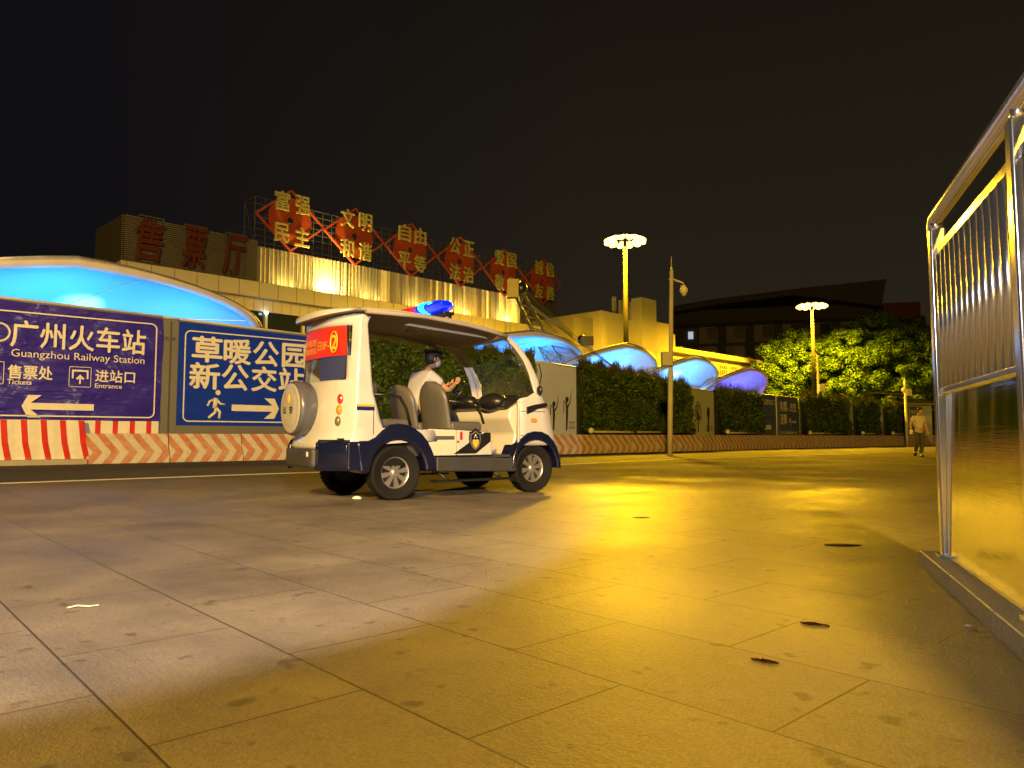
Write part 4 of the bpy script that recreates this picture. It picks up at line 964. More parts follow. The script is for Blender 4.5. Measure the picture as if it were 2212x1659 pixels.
# ------------------------------------------------------------------ crane
Zc = 36.
def cp(px, py, dz=0): return at(px, py, Zc + dz)
crane = thing('lattice_crane', fp(1200, Zc), 'lattice boom crane rising in front of the hall, tip over the fifth medallion', 'crane'); CMI = Matrix.Translation(-crane.location)
def cl(*p): return CMI @ cp(*p)
T = cl(1108, 616); B = [cl(1183, 790), cl(1190, 790, 1.3), cl(1217, 790), cl(1224, 790, 1.3)]
Tt = [cl(1104, 622), cl(1106, 620, .5), cl(1116, 612), cl(1118, 610, .5)]
g = MB()
Bx = [b + (b - t_) * .9 for b, t_ in zip(B, Tt)]
for b, t_ in zip(Bx, Tt): g.tube([b, t_], .045, 5)
n = 26
def pt(i, u): return Tt[i] + (Bx[i] - Tt[i]) * u
for k in range(n):
    u0 = k / n; u1 = (k + 1) / n
    for i, j in ((0, 2), (1, 3), (0, 1), (2, 3)):
        g.tube([pt(i, u0), pt(j, u1)] if k % 2 else [pt(j, u0), pt(i, u1)], .02, 4)
g.build('boom', 'crane_steel', crane)
MB().box(tuple(cl(1108, 624)), (.55, .5, .9)).build('boom_head', 'crane_yellow', crane); MB().tube([cl(1112, 605), cl(1122, 615, .2)], .16, 10).ell(tuple(cl(1126, 622)), (.3, .2, .3)).build('sheave', 'black_plastic', crane)
g = MB()
for d in (0, 3, 6): g.tube([cl(1122 + d, 618), cl(1235 + d, 730 - d), cl(1292 + d, 770), cl(1400, 850)], .018, 4)
for d in (0, 4): g.tube([cl(1140 + d, 652), cl(1270, 800 - d)], .012, 4)
for d in (-7, -4, 3, 6): g.tube([cl(1100 + d, 625), cl(1097 + d, 735)], .01, 4)
g.build('cables', 'cable_black', crane)
g = MB(); g.tube([cl(1150, 665), cl(1235, 727)], .05, 4); 
for k in range(20): u = k / 20; g.tube([cl(1150 + 85 * u, 665 + 62 * u), cl(1150 + 85 * u + 3, 661 + 62 * u)], .04, 4)
g.build('pendant_bar', 'crane_steel', crane)
MB().box(tuple(cl(1268, 737)), (.6, .4, .45)).ell(tuple(cl(1257, 733)), (.22, .15, .22)).build('hoist_block', 'black_plastic', crane)
MB().box(tuple(cl(1099, 737)), (.12, .12, .3)).build('hook_block', 'black_plastic', crane)

# ------------------------------------------------------------------ trees
def tree(base, lobes, label, nleaf, size=.22, trunk_h=4, name='broadleaf_tree'):
    t = thing(name, base, label, 'tree', 'trees behind the far hoarding')
    g = MB(); g.tube([(0, 0, 0), (.15, 0, trunk_h * .6), (0, 0, trunk_h)], [.4, .3, .25], 10)
    for (x, y, z, r_) in lobes: g.tube([(0, 0, trunk_h * .8), (x * .5, y * .5, (z + trunk_h) / 2), (x, y, z)], [.2, .12, .05], 6)
    g.build('trunk', 'bark', t)
    tot = sum(l[3] ** 2 for l in lobes); Ps = []; Ns = []
    for (x, y, z, r_) in lobes:
        n = int(nleaf * r_ * r_ / tot)
        # sub clumps on the lobe surface
        nc = 46; D = rng.normal(0, 1, (nc, 3)); D /= np.linalg.norm(D, axis=1)[:, None]; D[:, 2] *= .8
        C = np.array([x, y, z]) + D * r_ * rng.uniform(.7, 1.08, (nc, 1)); cr_ = r_ * rng.uniform(.16, .3, nc)
        idx = rng.integers(0, nc, n); d2 = rng.normal(0, 1, (n, 3)); d2 /= np.linalg.norm(d2, axis=1)[:, None]
        P_ = C[idx] + d2 * (cr_[idx] * rng.uniform(.6, 1.05, n))[:, None] * np.array([1.15, 1.15, .8]); Ps.append(P_); Ns.append(d2 * .8 + [0, 0, .7])
    V, F = leaves(np.concatenate(Ps), np.concatenate(Ns), size, .45, .45); npmesh('crown', V, F, 'tree_leaf', t)
    return t
def lob(px, py, Z, r_, base): p = at(px, py, Z) - base; return (p.x, p.y, p.z, r_)
b = fp(1712, 76)
tree(b, [lob(1700, 790, 74, 2.7, b), lob(1668, 815, 74, 2.2, b), lob(1740, 770, 75, 2.6, b), lob(1715, 752, 76, 2.4, b), lob(1760, 800, 76, 2.4, b), lob(1690, 855, 74, 2.3, b), lob(1655, 850, 74, 1.8, b), lob(1725, 885, 75, 2.0, b), lob(1775, 760, 77, 2.2, b)], 'bushy green tree left of the farther floodlight mast', 80000, .13)
b = fp(1880, 74)
tree(b, [lob(1830, 760, 73, 2.6, b), lob(1850, 800, 72, 2.9, b), lob(1890, 735, 74, 3.0, b), lob(1900, 800, 73, 3.2, b), lob(1935, 760, 74, 3.0, b), lob(1955, 815, 73, 2.9, b), lob(1815, 850, 72, 1.9, b), lob(1880, 860, 72, 2.6, b), lob(1940, 870, 73, 2.6, b), lob(1985, 780, 74, 2.6, b), lob(1990, 850, 74, 2.6, b)], 'largest wide tree lit yellow green, right of the farther floodlight mast', 120000, .13)
b = fp(1850, 92)
tree(b, [lob(1800, 760, 92, 3.6, b), lob(1870, 738, 92, 3.8, b), lob(1940, 748, 92, 4, b), lob(1990, 765, 92, 4, b), lob(1760, 780, 92, 3.5, b), lob(1800, 830, 92, 4, b)], 'darker taller tree showing behind the two lit trees', 26000, .3)
b = fp(1765, 84)
tree(b, [lob(1770, 880, 84, 2.8, b), lob(1800, 900, 84, 2.8, b), lob(1730, 905, 84, 2.6, b), lob(1840, 900, 84, 2.8, b), lob(1900, 905, 84, 2.8, b), lob(1960, 905, 84, 2.8, b), lob(2020, 900, 84, 3, b), lob(1650, 905, 84, 2.6, b)], 'low dark shrubby tree filling the gap under the lit crowns', 20000, .25, 2, 'shrub_tree')

# ------------------------------------------------------------------ steel railing on the right
TILT = -1.5 
D = Vector((.342, .94, 0)); P1 = Vector((2.235, 3.83, 0)); 
RM = frame(P1, -D)      # local x runs back towards the camera; -y faces ... the plaza
print('rail normal', RM[0][1], RM[1][1])
CH = .09
ks = MB()
side = -1 if RM[0][1] > 0 else 1      # plaza side in local y
L_ = 6.0
kerb = thing('granite_kerb', P1, 'speckled granite kerb stones carrying the stainless steel railing', 'kerb', None, RM)
x = -.18
while x < L_:
    MB().box((x + .37, .12, CH / 2 - .01), (.735, .46, CH + .02)).build('kerb_block', 'granite', kerb, bevel=.006); x += .742
rail = thing('steel_railing', P1, 'mirror polished stainless steel railing with vertical bars on the right', 'railing', None, RM)
SP = 1.45
for k in range(4):
    x = k * SP
    p_ = MB().box((x, 0, CH + .85), (.075, .075, 1.70)).build('post', 'steel', rail, bevel=.012, seg=3)
    MB().tube([(x, 0, CH + 1.68), (x, 0, CH + 1.76)], .028, 10).build('post_neck', 'steel_bar', p_)
    MB().box((x, 0, CH + .006), (.11, .11, .012)).build('base_plate', 'steel_bar', p_)
MB().tube([(0, 0, 1.72), (-.045, 0, 1.76), (-.04, 0, 1.81), (.0, 0, 1.85), (L_ - 1, 0, 1.85)], .038, 16).build('top_rail', 'steel', rail)
for k in range(3):
    x0 = k * SP + .045; x1 = (k + 1) * SP - .045
    MB().box(((x0 + x1) / 2, 0, 1.655), (x1 - x0, .035, .045)).build('upper_bar', 'steel', rail, bevel=.006)
    MB().box(((x0 + x1) / 2, 0, .935), (x1 - x0, .035, .03)).build('lower_bar', 'steel', rail, bevel=.005)
    for i in range(13):
        x = x0 + (x1 - x0) * (i + .5) / 13; MB().tube([(x, 0, .95), (x, 0, 1.633)], .024, 12).build('baluster', 'steel_bar', rail)
    mp_ = MB().box((0, 0, 0), (x1 - x0, .012, .92 - CH - .02)).build('mirror_panel', 'mirror_steel', rail); mp_.location = ((x0 + x1) / 2, 0, (CH + .92) / 2 + .01); mp_.rotation_euler = (R(TILT), 0, 0)
    MB().box(((x0 + x1) / 2, 0, CH + .012), (x1 - x0, .03, .018)).build('bottom_bar', 'steel_bar', rail)
#@@LITTER
# ------------------------------------------------------------------ litter
def wrapper(px, py, rot, s, label):
    p = ground(px, py, .012); m = MB(); P = []
    for i in range(9):
        row = []
        for j in range(5):
            u = i / 8 - .5; v = j / 4 - .5; w_ = (1 - abs(u) * 1.3); row.append((u * s, v * s * .32 * w_, .0 + .009 * w_ * (1 - (2 * v) ** 2) + rng.uniform(0, .004)))
        P.append(row)
    o = m.grid(P, False).build('candy_wrapper', 'wrapper'); o.location = p; o.rotation_euler = (0, 0, rot); tag(o, label, 'wrapper', 'crumpled foil wrappers on the paving')
wrapper(1760, 1350, R(-28), .10, 'crumpled brown foil wrapper on the paving, the farther of two')
wrapper(1652, 1430, R(-35), .085, 'crumpled brown foil wrapper on the paving, the nearer of two')
p = ground(2095, 1354, .016); o = thing('cigarette_butt', p, 'cigarette butt lying beside the granite kerb', 'cigarette butt'); o.rotation_euler = (0, 0, R(-20))
MB().tube([(-.014, 0, .004), (.006, 0, .004)], .004, 8).build('paper_end', 'paper', o); MB().tube([(.006, 0, .004), (.02, 0, .004)], .0042, 8).build('filter', 'cig_filter', o)
p = ground(771, 1077, .012); o = MB().ell((0, 0, .0), (.055, .035, .03), None, 12, 8).build('paper_scrap', 'paper'); o.location = p; tag(o, 'small white crumpled paper scrap behind the rear wheel of the cart', 'litter')
p = ground(178, 1312, .014); o = MB().tube([(-.05, -.02, .003), (-.02, 0, .008), (.02, .005, .004), (.05, .03, .003)], [.002, .003, .003, .002], 5).build('dry_twig', 'sign_cream'); o.location = p; tag(o, 'thin pale twig on the grey-lit paving at left', 'twig')
for (px_, py_, s_, lb) in ((1820, 1177, .12, 'dark wet leaf patch on the far paving in front of the railing'), (1385, 1118, .08, 'small dark leaf on the glaring paving right of the cart')):
    p = ground(px_, py_, .014); o = MB().ell((0, 0, 0), (s_, s_ * .5, .004), None, 10, 4).build('wet_leaf', 'leaf_litter'); o.location = p; tag(o, lb, 'leaf')
#@@PEOPLE
# ------------------------------------------------------------------ people
def skin_mesh(name, verts, edges, radii, m, parent, root=0, sub=2):
    me = bpy.data.meshes.new(name); me.from_pydata(verts, edges, []); me.update()
    o = bpy.data.objects.new(name, me); COL.objects.link(o)
    md = o.modifiers.new('Skin', 'SKIN'); md.use_smooth_shade = True
    for i, r_ in enumerate(radii):
        rr_ = r_ if isinstance(r_, tuple) else (r_, r_)
        me.skin_vertices[0].data[i].radius = rr_
        me.skin_vertices[0].data[i].use_root = (i == root)
    s_ = o.modifiers.new('Subdivision', 'SUBSURF'); s_.levels = sub; s_.render_levels = sub
    bpy.context.view_layer.update()
    ev = o.evaluated_get(bpy.context.evaluated_depsgraph_get()); nm = bpy.data.meshes.new_from_object(ev)
    o.modifiers.clear(); o.data = nm; nm.materials.clear(); nm.materials.append(MATS[m])
    for p in nm.polygons: p.use_smooth = True
    if parent: o.parent = parent
    return o
def head_mb(c, fwd, s=1., cap=False):
    """head at c (centre), looking along fwd"""
    f = Vector(fwd).normalized(); up = Vector((0, 0, 1)); rt = f.cross(up).normalized(); up = rt.cross(f)
    M = Matrix.Identity(4)
    for i in range(3): M[i][0] = rt[i]; M[i][1] = f[i]; M[i][2] = up[i]; M[i][3] = c[i]
    h = MB(); nu, nv = 24, 16; P = []
    for i in range(nv + 1):
        a_ = math.pi * i / nv; row = []
        for k in range(nu):
            t = 2 * math.pi * k / nu; x = .075 * math.sin(a_) * math.cos(t); y = .095 * math.sin(a_) * math.sin(t); z = .12 * math.cos(a_)
            if z < 0: x *= 1 - .35 * (-z / .12) ** 1.3; y = y * (1 - .18 * (-z / .12)) + .012 * (-z / .12)
            if z < -.0 and y > 0: y += .004
            row.append(M @ Vector((x * s, y * s, z * s)))
        P.append(row)
    h.grid(P, closed=True)
    h.tube([M @ Vector((0, .092 * s, .02 * s)), M @ Vector((0, .112 * s, -.022 * s)), M @ Vector((0, .094 * s, -.03 * s))], [.006, .013, .008], 8)
    for sd in (-1, 1): h.ell((0, 0, 0), (.008, .018, .03), M @ Matrix.Translation((sd * .076 * s, -.005, -.005)), 8, 6)
    return h, M
def hand_mb(w, d, up_, curl=.6, s=1.):
    """hand from wrist w pointing along d with palm normal up_"""
    d = Vector(d).normalized(); n = Vector(up_); n = (n - d * n.dot(d)).normalized(); sd = d.cross(n); g = MB()
    w = Vector(w); pal = w + d * .045 * s
    Mx = Matrix.Identity(4)
    for i in range(3): Mx[i][0] = sd[i]; Mx[i][1] = d[i]; Mx[i][2] = n[i]; Mx[i][3] = pal[i]
    g.ell((0, 0, 0), (.04 * s, .05 * s, .016 * s), Mx, 12, 8)
    for k, l in enumerate((.062, .074, .07, .055)):
        b = pal + d * .035 * s + sd * (.027 - .018 * k) * s; ang = curl; p = b; pts_ = [p]; dr = d.copy()
        for j, seg in enumerate((.45, .32, .23)):
            dr = (dr * math.cos(ang * .7) - n * math.sin(ang * .7)).normalized(); p = p + dr * l * seg * s; pts_.append(p)
        g.tube(pts_, [.009 * s, .0085 * s, .0075 * s, .006 * s], 7)
    b = pal - d * .02 * s + sd * .035 * s; g.tube([b, b + (sd * .6 + d * .6 - n * .3) * .035 * s, b + (sd * .5 + d * 1.3 - n * .8) * .045 * s], [.012 * s, .010 * s, .008 * s], 7)
    return g

def person(name, loc_, rot, J, label, mats, facing=(0, 1, 0), hair='hair', shoes=True, head_s=1.):
    t = thing(name, loc_, label, 'person'); t.rotation_euler = (0, 0, rot)
    ks = list(J.keys()); idx = {k: i for i, k in enumerate(ks)}
    V = [J[k] for k in ks]
    Ed = [('pelvis', 'belly'), ('belly', 'chest'), ('chest', 'neck'), ('neck', 'skull')]
    for s in 'LR': Ed += [('chest', 'sh' + s), ('sh' + s, 'el' + s), ('el' + s, 'wr' + s), ('pelvis', 'hip' + s), ('hip' + s, 'kn' + s), ('kn' + s, 'an' + s)]
    rad = dict(pelvis=(.12, .10), belly=(.125, .10), chest=(.15, .11), neck=.052, skull=.05)
    for s in 'LR': rad.update({'sh' + s: .058, 'el' + s: .042, 'wr' + s: .028, 'hip' + s: .085, 'kn' + s: .06, 'an' + s: .04})
    body = skin_mesh('body', V, [(idx[a_], idx[b_]) for a_, b_ in Ed], [rad[k] for k in ks], 'skin', t, idx['pelvis'])
    # head merged into the body mesh
    h, HMx = head_mb(J['head'], facing, head_s)
    extra = [h]
    for s in 'LR': d = Vector(J['wr' + s]) - Vector(J['el' + s]); extra.append(hand_mb(J['wr' + s], J.get('hd' + s) or d, J.get('pn' + s) or Vector((0, 1, 0)), J['curl'] if False else .6))
    return t, body, extra, HMx
def finish_body(body, extra):
    bm = bmesh.new(); bm.from_mesh(body.data)
    for m in extra:
        me = bpy.data.meshes.new('t'); me.from_pydata([tuple(v) for v in m.v], [], m.f); bm.from_mesh(me); bpy.data.meshes.remove(me)
    bm.to_mesh(body.data); bm.free()
    for p in body.data.polygons: p.use_smooth = True
def garment(name, t, chain, m, root=0):
    """chain: list of (point, radius, parent index)"""
    return skin_mesh(name, [c[0] for c in chain], [(c[2], i) for i, c in enumerate(chain) if c[2] is not None], [c[1] for c in chain], m, t, root)

# walking man (local: faces -y, towards the camera)
Jp = dict(pelvis=(0, 0, .90), belly=(0, 0, 1.06), chest=(0, -.01, 1.28), neck=(0, -.02, 1.43), skull=(0, -.05, 1.50),
          shL=(.17, 0, 1.36), elL=(.25, .03, 1.10), wrL=(.27, -.06, .87), shR=(-.17, 0, 1.36), elR=(-.27, .02, 1.11), wrR=(-.33, -.12, .92),
          hipL=(.09, 0, .86), knL=(.08, -.06, .47), anL=(.03, -.02, .09), hipR=(-.09, 0, .86), knR=(-.07, .0, .48), anR=(-.01, .26, .16))
Jp = {k: tuple(v) for k, v in Jp.items()}
J2 = {k: v for k, v in Jp.items()}
pl = ground(1987, 987.5)
J2h = dict(J2); HEAD = (0, -.105, 1.57)
def mk_person(J, head, facing, loc_, rot, name, label, pn):
    ks = [k for k in J if k not in ('head',)]
    idx = {k: i for i, k in enumerate(ks)}; t = thing(name, loc_, label, 'person'); t.rotation_euler = (0, 0, rot)
    Ed = [('pelvis', 'belly'), ('belly', 'chest'), ('chest', 'neck'), ('neck', 'skull')]
    for s in 'LR': Ed += [('chest', 'sh' + s), ('sh' + s, 'el' + s), ('el' + s, 'wr' + s), ('pelvis', 'hip' + s), ('hip' + s, 'kn' + s), ('kn' + s, 'an' + s)]
    rad = dict(pelvis=.08, belly=.08, chest=.07, neck=.05, skull=.05)
    for s in 'LR': rad.update({'sh' + s: .042, 'el' + s: .04, 'wr' + s: .027, 'hip' + s: .08, 'kn' + s: .055, 'an' + s: .038})
    body = skin_mesh('body', [J[k] for k in ks], [(idx[a_], idx[b_]) for a_, b_ in Ed], [rad[k] for k in ks], 'skin', t, idx['pelvis'])
    h, HMx = head_mb(head, facing)
    ex = [h]
    for s in 'LR': ex.append(hand_mb(J['wr' + s], Vector(J['wr' + s]) - Vector(J['el' + s]), pn, .7))
    finish_body(body, ex); return t, HMx
t, HX = mk_person(J2, HEAD, (0.05, -1, -.25), pl, R(0), 'person', 'man in light short-sleeved shirt and dark trousers walking towards the camera, looking down', (0, 1, 0))
garment('shirt', t, [((0, 0, .93), (.155, .115), None), ((0, 0, 1.08), (.15, .115), 0), ((0, 0, 1.26), (.165, .12), 1), ((0, -.01, 1.385), (.07, .07), 2), ((.165, 0, 1.355), .075, 2), ((.215, .015, 1.2), .07, 4), ((-.165, 0, 1.355), .075, 2), ((-.23, .01, 1.2), .07, 6)], 'shirt_tan')
garment('trousers', t, [((0, 0, .92), (.145, .11), None), ((.085, 0, .82), .1, 0), ((.08, -.05, .47), .078, 1), ((.03, -.02, .12), .062, 2), ((-.085, 0, .82), .1, 0), ((-.07, .01, .48), .078, 4), ((-.01, .24, .18), .06, 5)], 'trousers')
MB().ell((.03, -.07, .045), (.045, .13, .045), None, 12, 8).build('shoe', 'shoe_black', t); MB().ell((-.01, .27, .10), (.045, .1, .07), None, 12, 8).build('shoe', 'shoe_black', t)
hm = MB(); hm.ell((0, -.014, .03), (.088, .1, .105), HX, 16, 10); hm.v = [v for v in hm.v]; hm.build('hair', 'hair', t)
o = MB().box((-.36, -.17, .86), (.1, .02, .14)).build('takeaway_bag', 'paper'); o.matrix_world = Matrix.Translation(pl); tag(o, 'small white packet held in the right hand of the walking man', 'packet')
#@@CART
# ------------------------------------------------------------------ patrol cart
CA = Vector((-1.248, 8.075, 0)); CF = Vector((math.sin(R(52)), math.cos(R(52)), 0))
CM = frame(CA + Vector((0, 0, .012)), CF)       # local x forward, y towards the far side, z up
cart = thing('patrol_cart', CA, 'white and navy open patrol cart with blue beacon and spare wheel on its back', 'patrol cart', None, CM)
Wd = 1.4; HW = .7
def lerp_tab(z, tab):
    for (z0, v0), (z1, v1) in zip(tab[:-1], tab[1:]):
        if z <= z1: return v0 + (v1 - v0) * max(0, (z - z0)) / (z1 - z0)
    return tab[-1][1]
def sq(y, p=3.2): return 1 - abs((y - HW) / HW) ** p
RXT = [(.30, -.50), (.62, -.56), (.66, -.52), (1.26, -.47), (1.95, -.42), (2.1, -.40)]
RB = [(.30, .20), (.64, .22), (.66, .2), (1.26, .18), (2.1, .22)]
FXT = [(.3, 2.24), (.62, 2.26), (.8, 2.20), (.98, 2.17), (1.14, 2.08), (1.24, 2.05), (1.4, 2.01), (1.53, 1.94), (1.66, 1.86), (1.8, 1.73), (1.88, 1.62), (1.95, 1.45), (1.97, 1.36)]
def yarc(n, ins=.0):
    out = []
    for i in range(n + 1): a_ = math.pi * i / n; out.append(HW - (HW - ins) * math.cos(a_) if True else 0)
    return out
ys = sorted(set([round(v, 4) for v in yarc(28)] + [.11, 1.29, .2, 1.2, .06, 1.34]))
# rear shell
def rearx(y, z): return lerp_tab(z, RXT) - lerp_tab(z, RB) * sq(y)
side_front = [(.54, -.52), (.60, -.50), (.62, -.48), (.64, .5), (.76, .46), (.78, -.19), (.9, -.23), (1.16, -.30), (1.45, -.32), (1.9, -.355), (1.96, -.33), (2.0, -.28)]
zs = [.55, .59, .64, .70, .76, .781, .86, .95, 1.05, 1.16, 1.25, 1.29, 1.33, 1.42, 1.55, 1.7, 1.82, 1.88, 1.92, 1.96, 2.0]
ns = 6
def inset(z): return lerp_tab(z, [(.6, 0), (1.0, .0), (1.3, .03), (2.0, .06)])
def U(z):
    row = []; xf = lerp_tab(z, side_front); i_ = inset(z); xr0 = rearx(0, z)
    for k in range(ns): row.append(Vector((xf + (xr0 - xf) * k / ns, i_, z)))
    for y in ys: yy = i_ + y * (Wd - 2 * i_) / Wd; row.append(Vector((rearx(y, z), yy, z)))
    for k in range(ns - 1, -1, -1): row.append(Vector((xf + (xr0 - xf) * k / ns, Wd - i_, z)))
    return row
rows = [U(z) for z in zs]; m = MB(); nb = len(rows[0]); vs = [p for r_ in rows for p in r_]; fs = []
for i in range(len(zs) - 1):
    for k in range(nb - 1):
        ya = (rows[i][k].y + rows[i][k + 1].y) / 2; isrear = ns <= k < ns + len(ys) - 1
        if isrear and .12 < ya < 1.28 and 1.29 <= (zs[i] + zs[i + 1]) / 2 < 1.90: continue
        fs.append((i * nb + k, i * nb + k + 1, (i + 1) * nb + k + 1, (i + 1) * nb + k))
m.add(vs, fs, True); o = m.build('rear_body', 'white_paint', cart, solid=.035); 
# rear window pane and banner
def rear_patch(y0, y1, z0, z1, off, n=10):
    P = []
    for i in range(n + 1):
        z = z0 + (z1 - z0) * i / n; P.append([Vector((rearx(y0 + (y1 - y0) * k / n, z) + off, inset(z) + (y0 + (y1 - y0) * k / n) * (Wd - 2 * inset(z)) / Wd, z)) for k in range(n + 1)])
    return MB().grid(P)
rear_patch(.10, 1.30, 1.27, 1.92, .01).build('rear_window', 'windscreen_glass', cart)
bn = rear_patch(.12, 1.28, 1.555, 1.885, -.008).build('red_banner', 'red_vinyl', cart)
def rear_text(body, ycen, z0, h, w_, m_, off=-.022, par=None, nm='lettering', bold=.01, ring=False):
    # text reads left to right when seen from behind: text +x maps to local -y
    tm = text_mb(body, 0, 0, h, w_, 0, 0, bold); tm.v = [(rearx(min(1.39, max(.01, ycen - v[0] + w_ / 2)), z0 + v[2]) + off, ycen - v[0] + w_ / 2, z0 + v[2]) for v in tm.v]; return tm.build(nm, m_, par or cart)
rear_text('2', .29, 1.63, .15, .08, 'yellow_vinyl', par=bn, bold=.02)
ringm = MB().tube([Vector((rearx(.29, 1.7) - .024, .29 + .085 * math.cos(R(a_)), 1.705 + .115 * math.sin(R(a_)))) for a_ in range(0, 360, 20)], .008, 5, closed=True); ringm.build('number_ring', 'yellow_vinyl', bn)
rear_text('日IF-', .50, 1.63, .10, .26, 'yellow_vinyl', par=bn)
rear_text('公安巡逻', .9, 1.70, .07, .46, 'yellow_vinyl', par=bn, bold=.02); rear_text('治安联防队', .9, 1.60, .075, .5, 'yellow_vinyl', par=bn, bold=.02)
wf = MB(); wp = []
for y, z in [(.12, 1.30), (.11, 1.6), (.12, 1.89), (.5, 1.915), (.9, 1.915), (1.28, 1.89), (1.29, 1.6), (1.28, 1.30), (.9, 1.275), (.5, 1.275)]: wp.append(Vector((rearx(y, z) - .004, inset(z) + y * (Wd - 2 * inset(z)) / Wd, z)))
wf.tube(wp, .012, 6, closed=True).build('window_seal', 'black_plastic', cart)
# lower rear: navy wrap and bumper
def patch_strip(z0, z1, ytest, off, name, m_, th=.05, xs_=.45):
    P = []
    for z in np.linspace(z0, z1, 6):
        row = [Vector((rearx(y, .64) - off * (1 if z < .64 else .3), y, z)) for y in ys if ytest(y)]; P.append(row)
    return MB().grid(P).build(name, m_, cart, solid=th)
patch_strip(.33, .645, lambda y: y <= .36, .045, 'rear_corner_panel', 'navy_paint')
patch_strip(.33, .645, lambda y: y >= 1.04, .045, 'rear_corner_panel', 'navy_paint')
patch_strip(.36, .56, lambda y: .30 <= y <= 1.1, .05, 'rear_bumper', 'skirt_plastic', .08)
for yy in (.045, Wd - .045): MB().box((-.50, yy, .485), (.20, .16, .31)).build('corner_filler', 'navy_paint', cart, bevel=.03)
pl_ = MB().box((rearx(.42, .5) - .1, .52, .50), (.01, .2, .05)).build('number_plate', 'paper', cart)
MB().box((-.25, .7, .52), (.8, 1.3, .3)).box((.9, .7, .36), (2.0, 1.1, .12)).build('chassis', 'black_plastic', cart)
# fenders
def fender(cx_, outline, r_in=.345, y0=-.045, y1=.24, nm='fender'):
    arc = [(cx_ + r_in * math.cos(R(a_)), .30 + r_in * math.sin(R(a_))) for a_ in range(0, 181, 12)]
    P = outline + arc[::-1] if False else outline
    # outline runs rear-low -> top -> front-low ; arc runs front -> rear
    pts_ = outline + arc
    for (ya, yb) in ((y0, y1), (Wd - y1, Wd - y0)): MB().prism(pts_, ya, yb).build(nm, 'navy_paint', cart, bevel=.035, seg=4)
fender(0, [(-.45, .30), (-.50, .60), (-.48, .645), (-.36, .645), (-.28, .68), (-.20, .755), (-.10, .815), (.0, .83), (.10, .82), (.2, .785), (.30, .72), (.38, .63), (.44, .52), (.48, .42), (.50, .30)])
fender(1.94, [(1.56, .30), (1.58, .45), (1.63, .56), (1.70, .66), (1.80, .73), (1.91, .755), (2.03, .75), (2.14, .71), (2.23, .63), (2.30, .52), (2.34, .40), (2.35, .28)])
# wheels
def wheel(x, y, out):
    w_ = bpy.data.objects.new('wheel', None); COL.objects.link(w_); w_.parent = cart; w_.location = (x, y, .295); s = out   # out=-1: near side
    prof = [(.17, .06), (.2, .085), (.265, .088), (.285, .075), (.295, .04), (.297, 0), (.295, -.04), (.285, -.105), (.265, -.088), (.2, -.085), (.17, -.06)]
    N = 40; P = []
    for r_, yy in prof: P.append([Vector((r_ * math.cos(2 * math.pi * k / N), yy, r_ * math.sin(2 * math.pi * k / N))) for k in range(N)])
    ty = MB().grid(P, closed=True)
    for k in range(36):
        a_ = 2 * math.pi * k / 36
        for yy in (-.05, 0, .05): ty.box((0, 0, 0), (.012, .034, .03), Matrix.Rotation(a_, 4, 'Y') @ Matrix.Translation((.291, yy, 0)))
    ty.build('tyre', 'rubber', w_, fix=False)
    rm = MB(); P = []
    for r_, yy in ((.178, -.02), (.182, .055), (.172, .062), (.160, .05), (.157, -.03)): P.append([Vector((r_ * math.cos(2 * math.pi * k / N), yy * s, r_ * math.sin(2 * math.pi * k / N))) for k in range(N)])
    rm.grid(P, closed=True)
    for k in range(8):
        a_ = 2 * math.pi * k / 8 + .2; c_, s_ = math.cos(a_), math.sin(a_); n_ = Vector((-s_, 0, c_))
        d = Vector((c_, 0, s_)); q_ = [d * .03 + n_ * .016, d * .165 + n_ * .030, d * .165 - n_ * .030, d * .03 - n_ * .016]
        vs = [v + Vector((0, .045 * s, 0)) for v in q_] + [v + Vector((0, .02 * s, 0)) for v in q_]
        rm.add(vs, [(0, 1, 2, 3), (7, 6, 5, 4), (0, 4, 5, 1), (1, 5, 6, 2), (2, 6, 7, 3), (3, 7, 4, 0)])
    rm.build('rim', 'alloy', w_, fix=False)
    MB().tube([(0, .0, 0), (0, .055 * s, 0)], .045, 20).ell((0, .055 * s, 0), (.04, .012, .04)).build('hub_cap', 'alloy', w_)
    MB().tube([(0, -.03 * s, 0), (0, .012 * s, 0)], .16, 24).build('brake_drum', 'black_plastic', w_)
for x in (0.0, 1.94): wheel(x, .10, -1); wheel(x, Wd - .10, 1)
MB().tube([(0, .15, .3), (0, 1.25, .3)], .04, 8).tube([(1.94, .15, .3), (1.94, 1.25, .3)], .03, 8).build('axle', 'black_plastic', cart)
# side panels
def side_prism(pts_, nm, m_, y0=.0, th=.03, bevel=.012):
    for (ya, yb) in ((y0, y0 + th), (Wd - y0 - th, Wd - y0)): o_ = MB().prism(pts_, ya, yb).build(nm, m_, cart, bevel=bevel)
side_prism([(-.2, .64), (-.2, .775), (.05, .772), (.46, .768), (.46, .60), (.3, .70), (.1, .78), (0, .64)], 'seat_sill', 'white_paint', .02)
side_prism([(.40, .47), (.40, .775), (.78, .765), (.78, .47)], 'battery_panel', 'cream_panel', .0)
side_prism([(.785, .47), (.785, .765), (1.26, .74), (1.28, .62), (1.28, .47)], 'side_panel', 'white_paint', -.004)
MB().box((.6, -.004, .675), (.28, .01, .04)).build('recessed_handle', 'tyre_cover', cart)
MB().box((.83, -.012, .70), (.03, .01, .09)).build('latch', 'red_lens', cart); MB().box((.79, -.008, .63), (.03, .006, .02)).build('latch', 'dark_lens', cart)
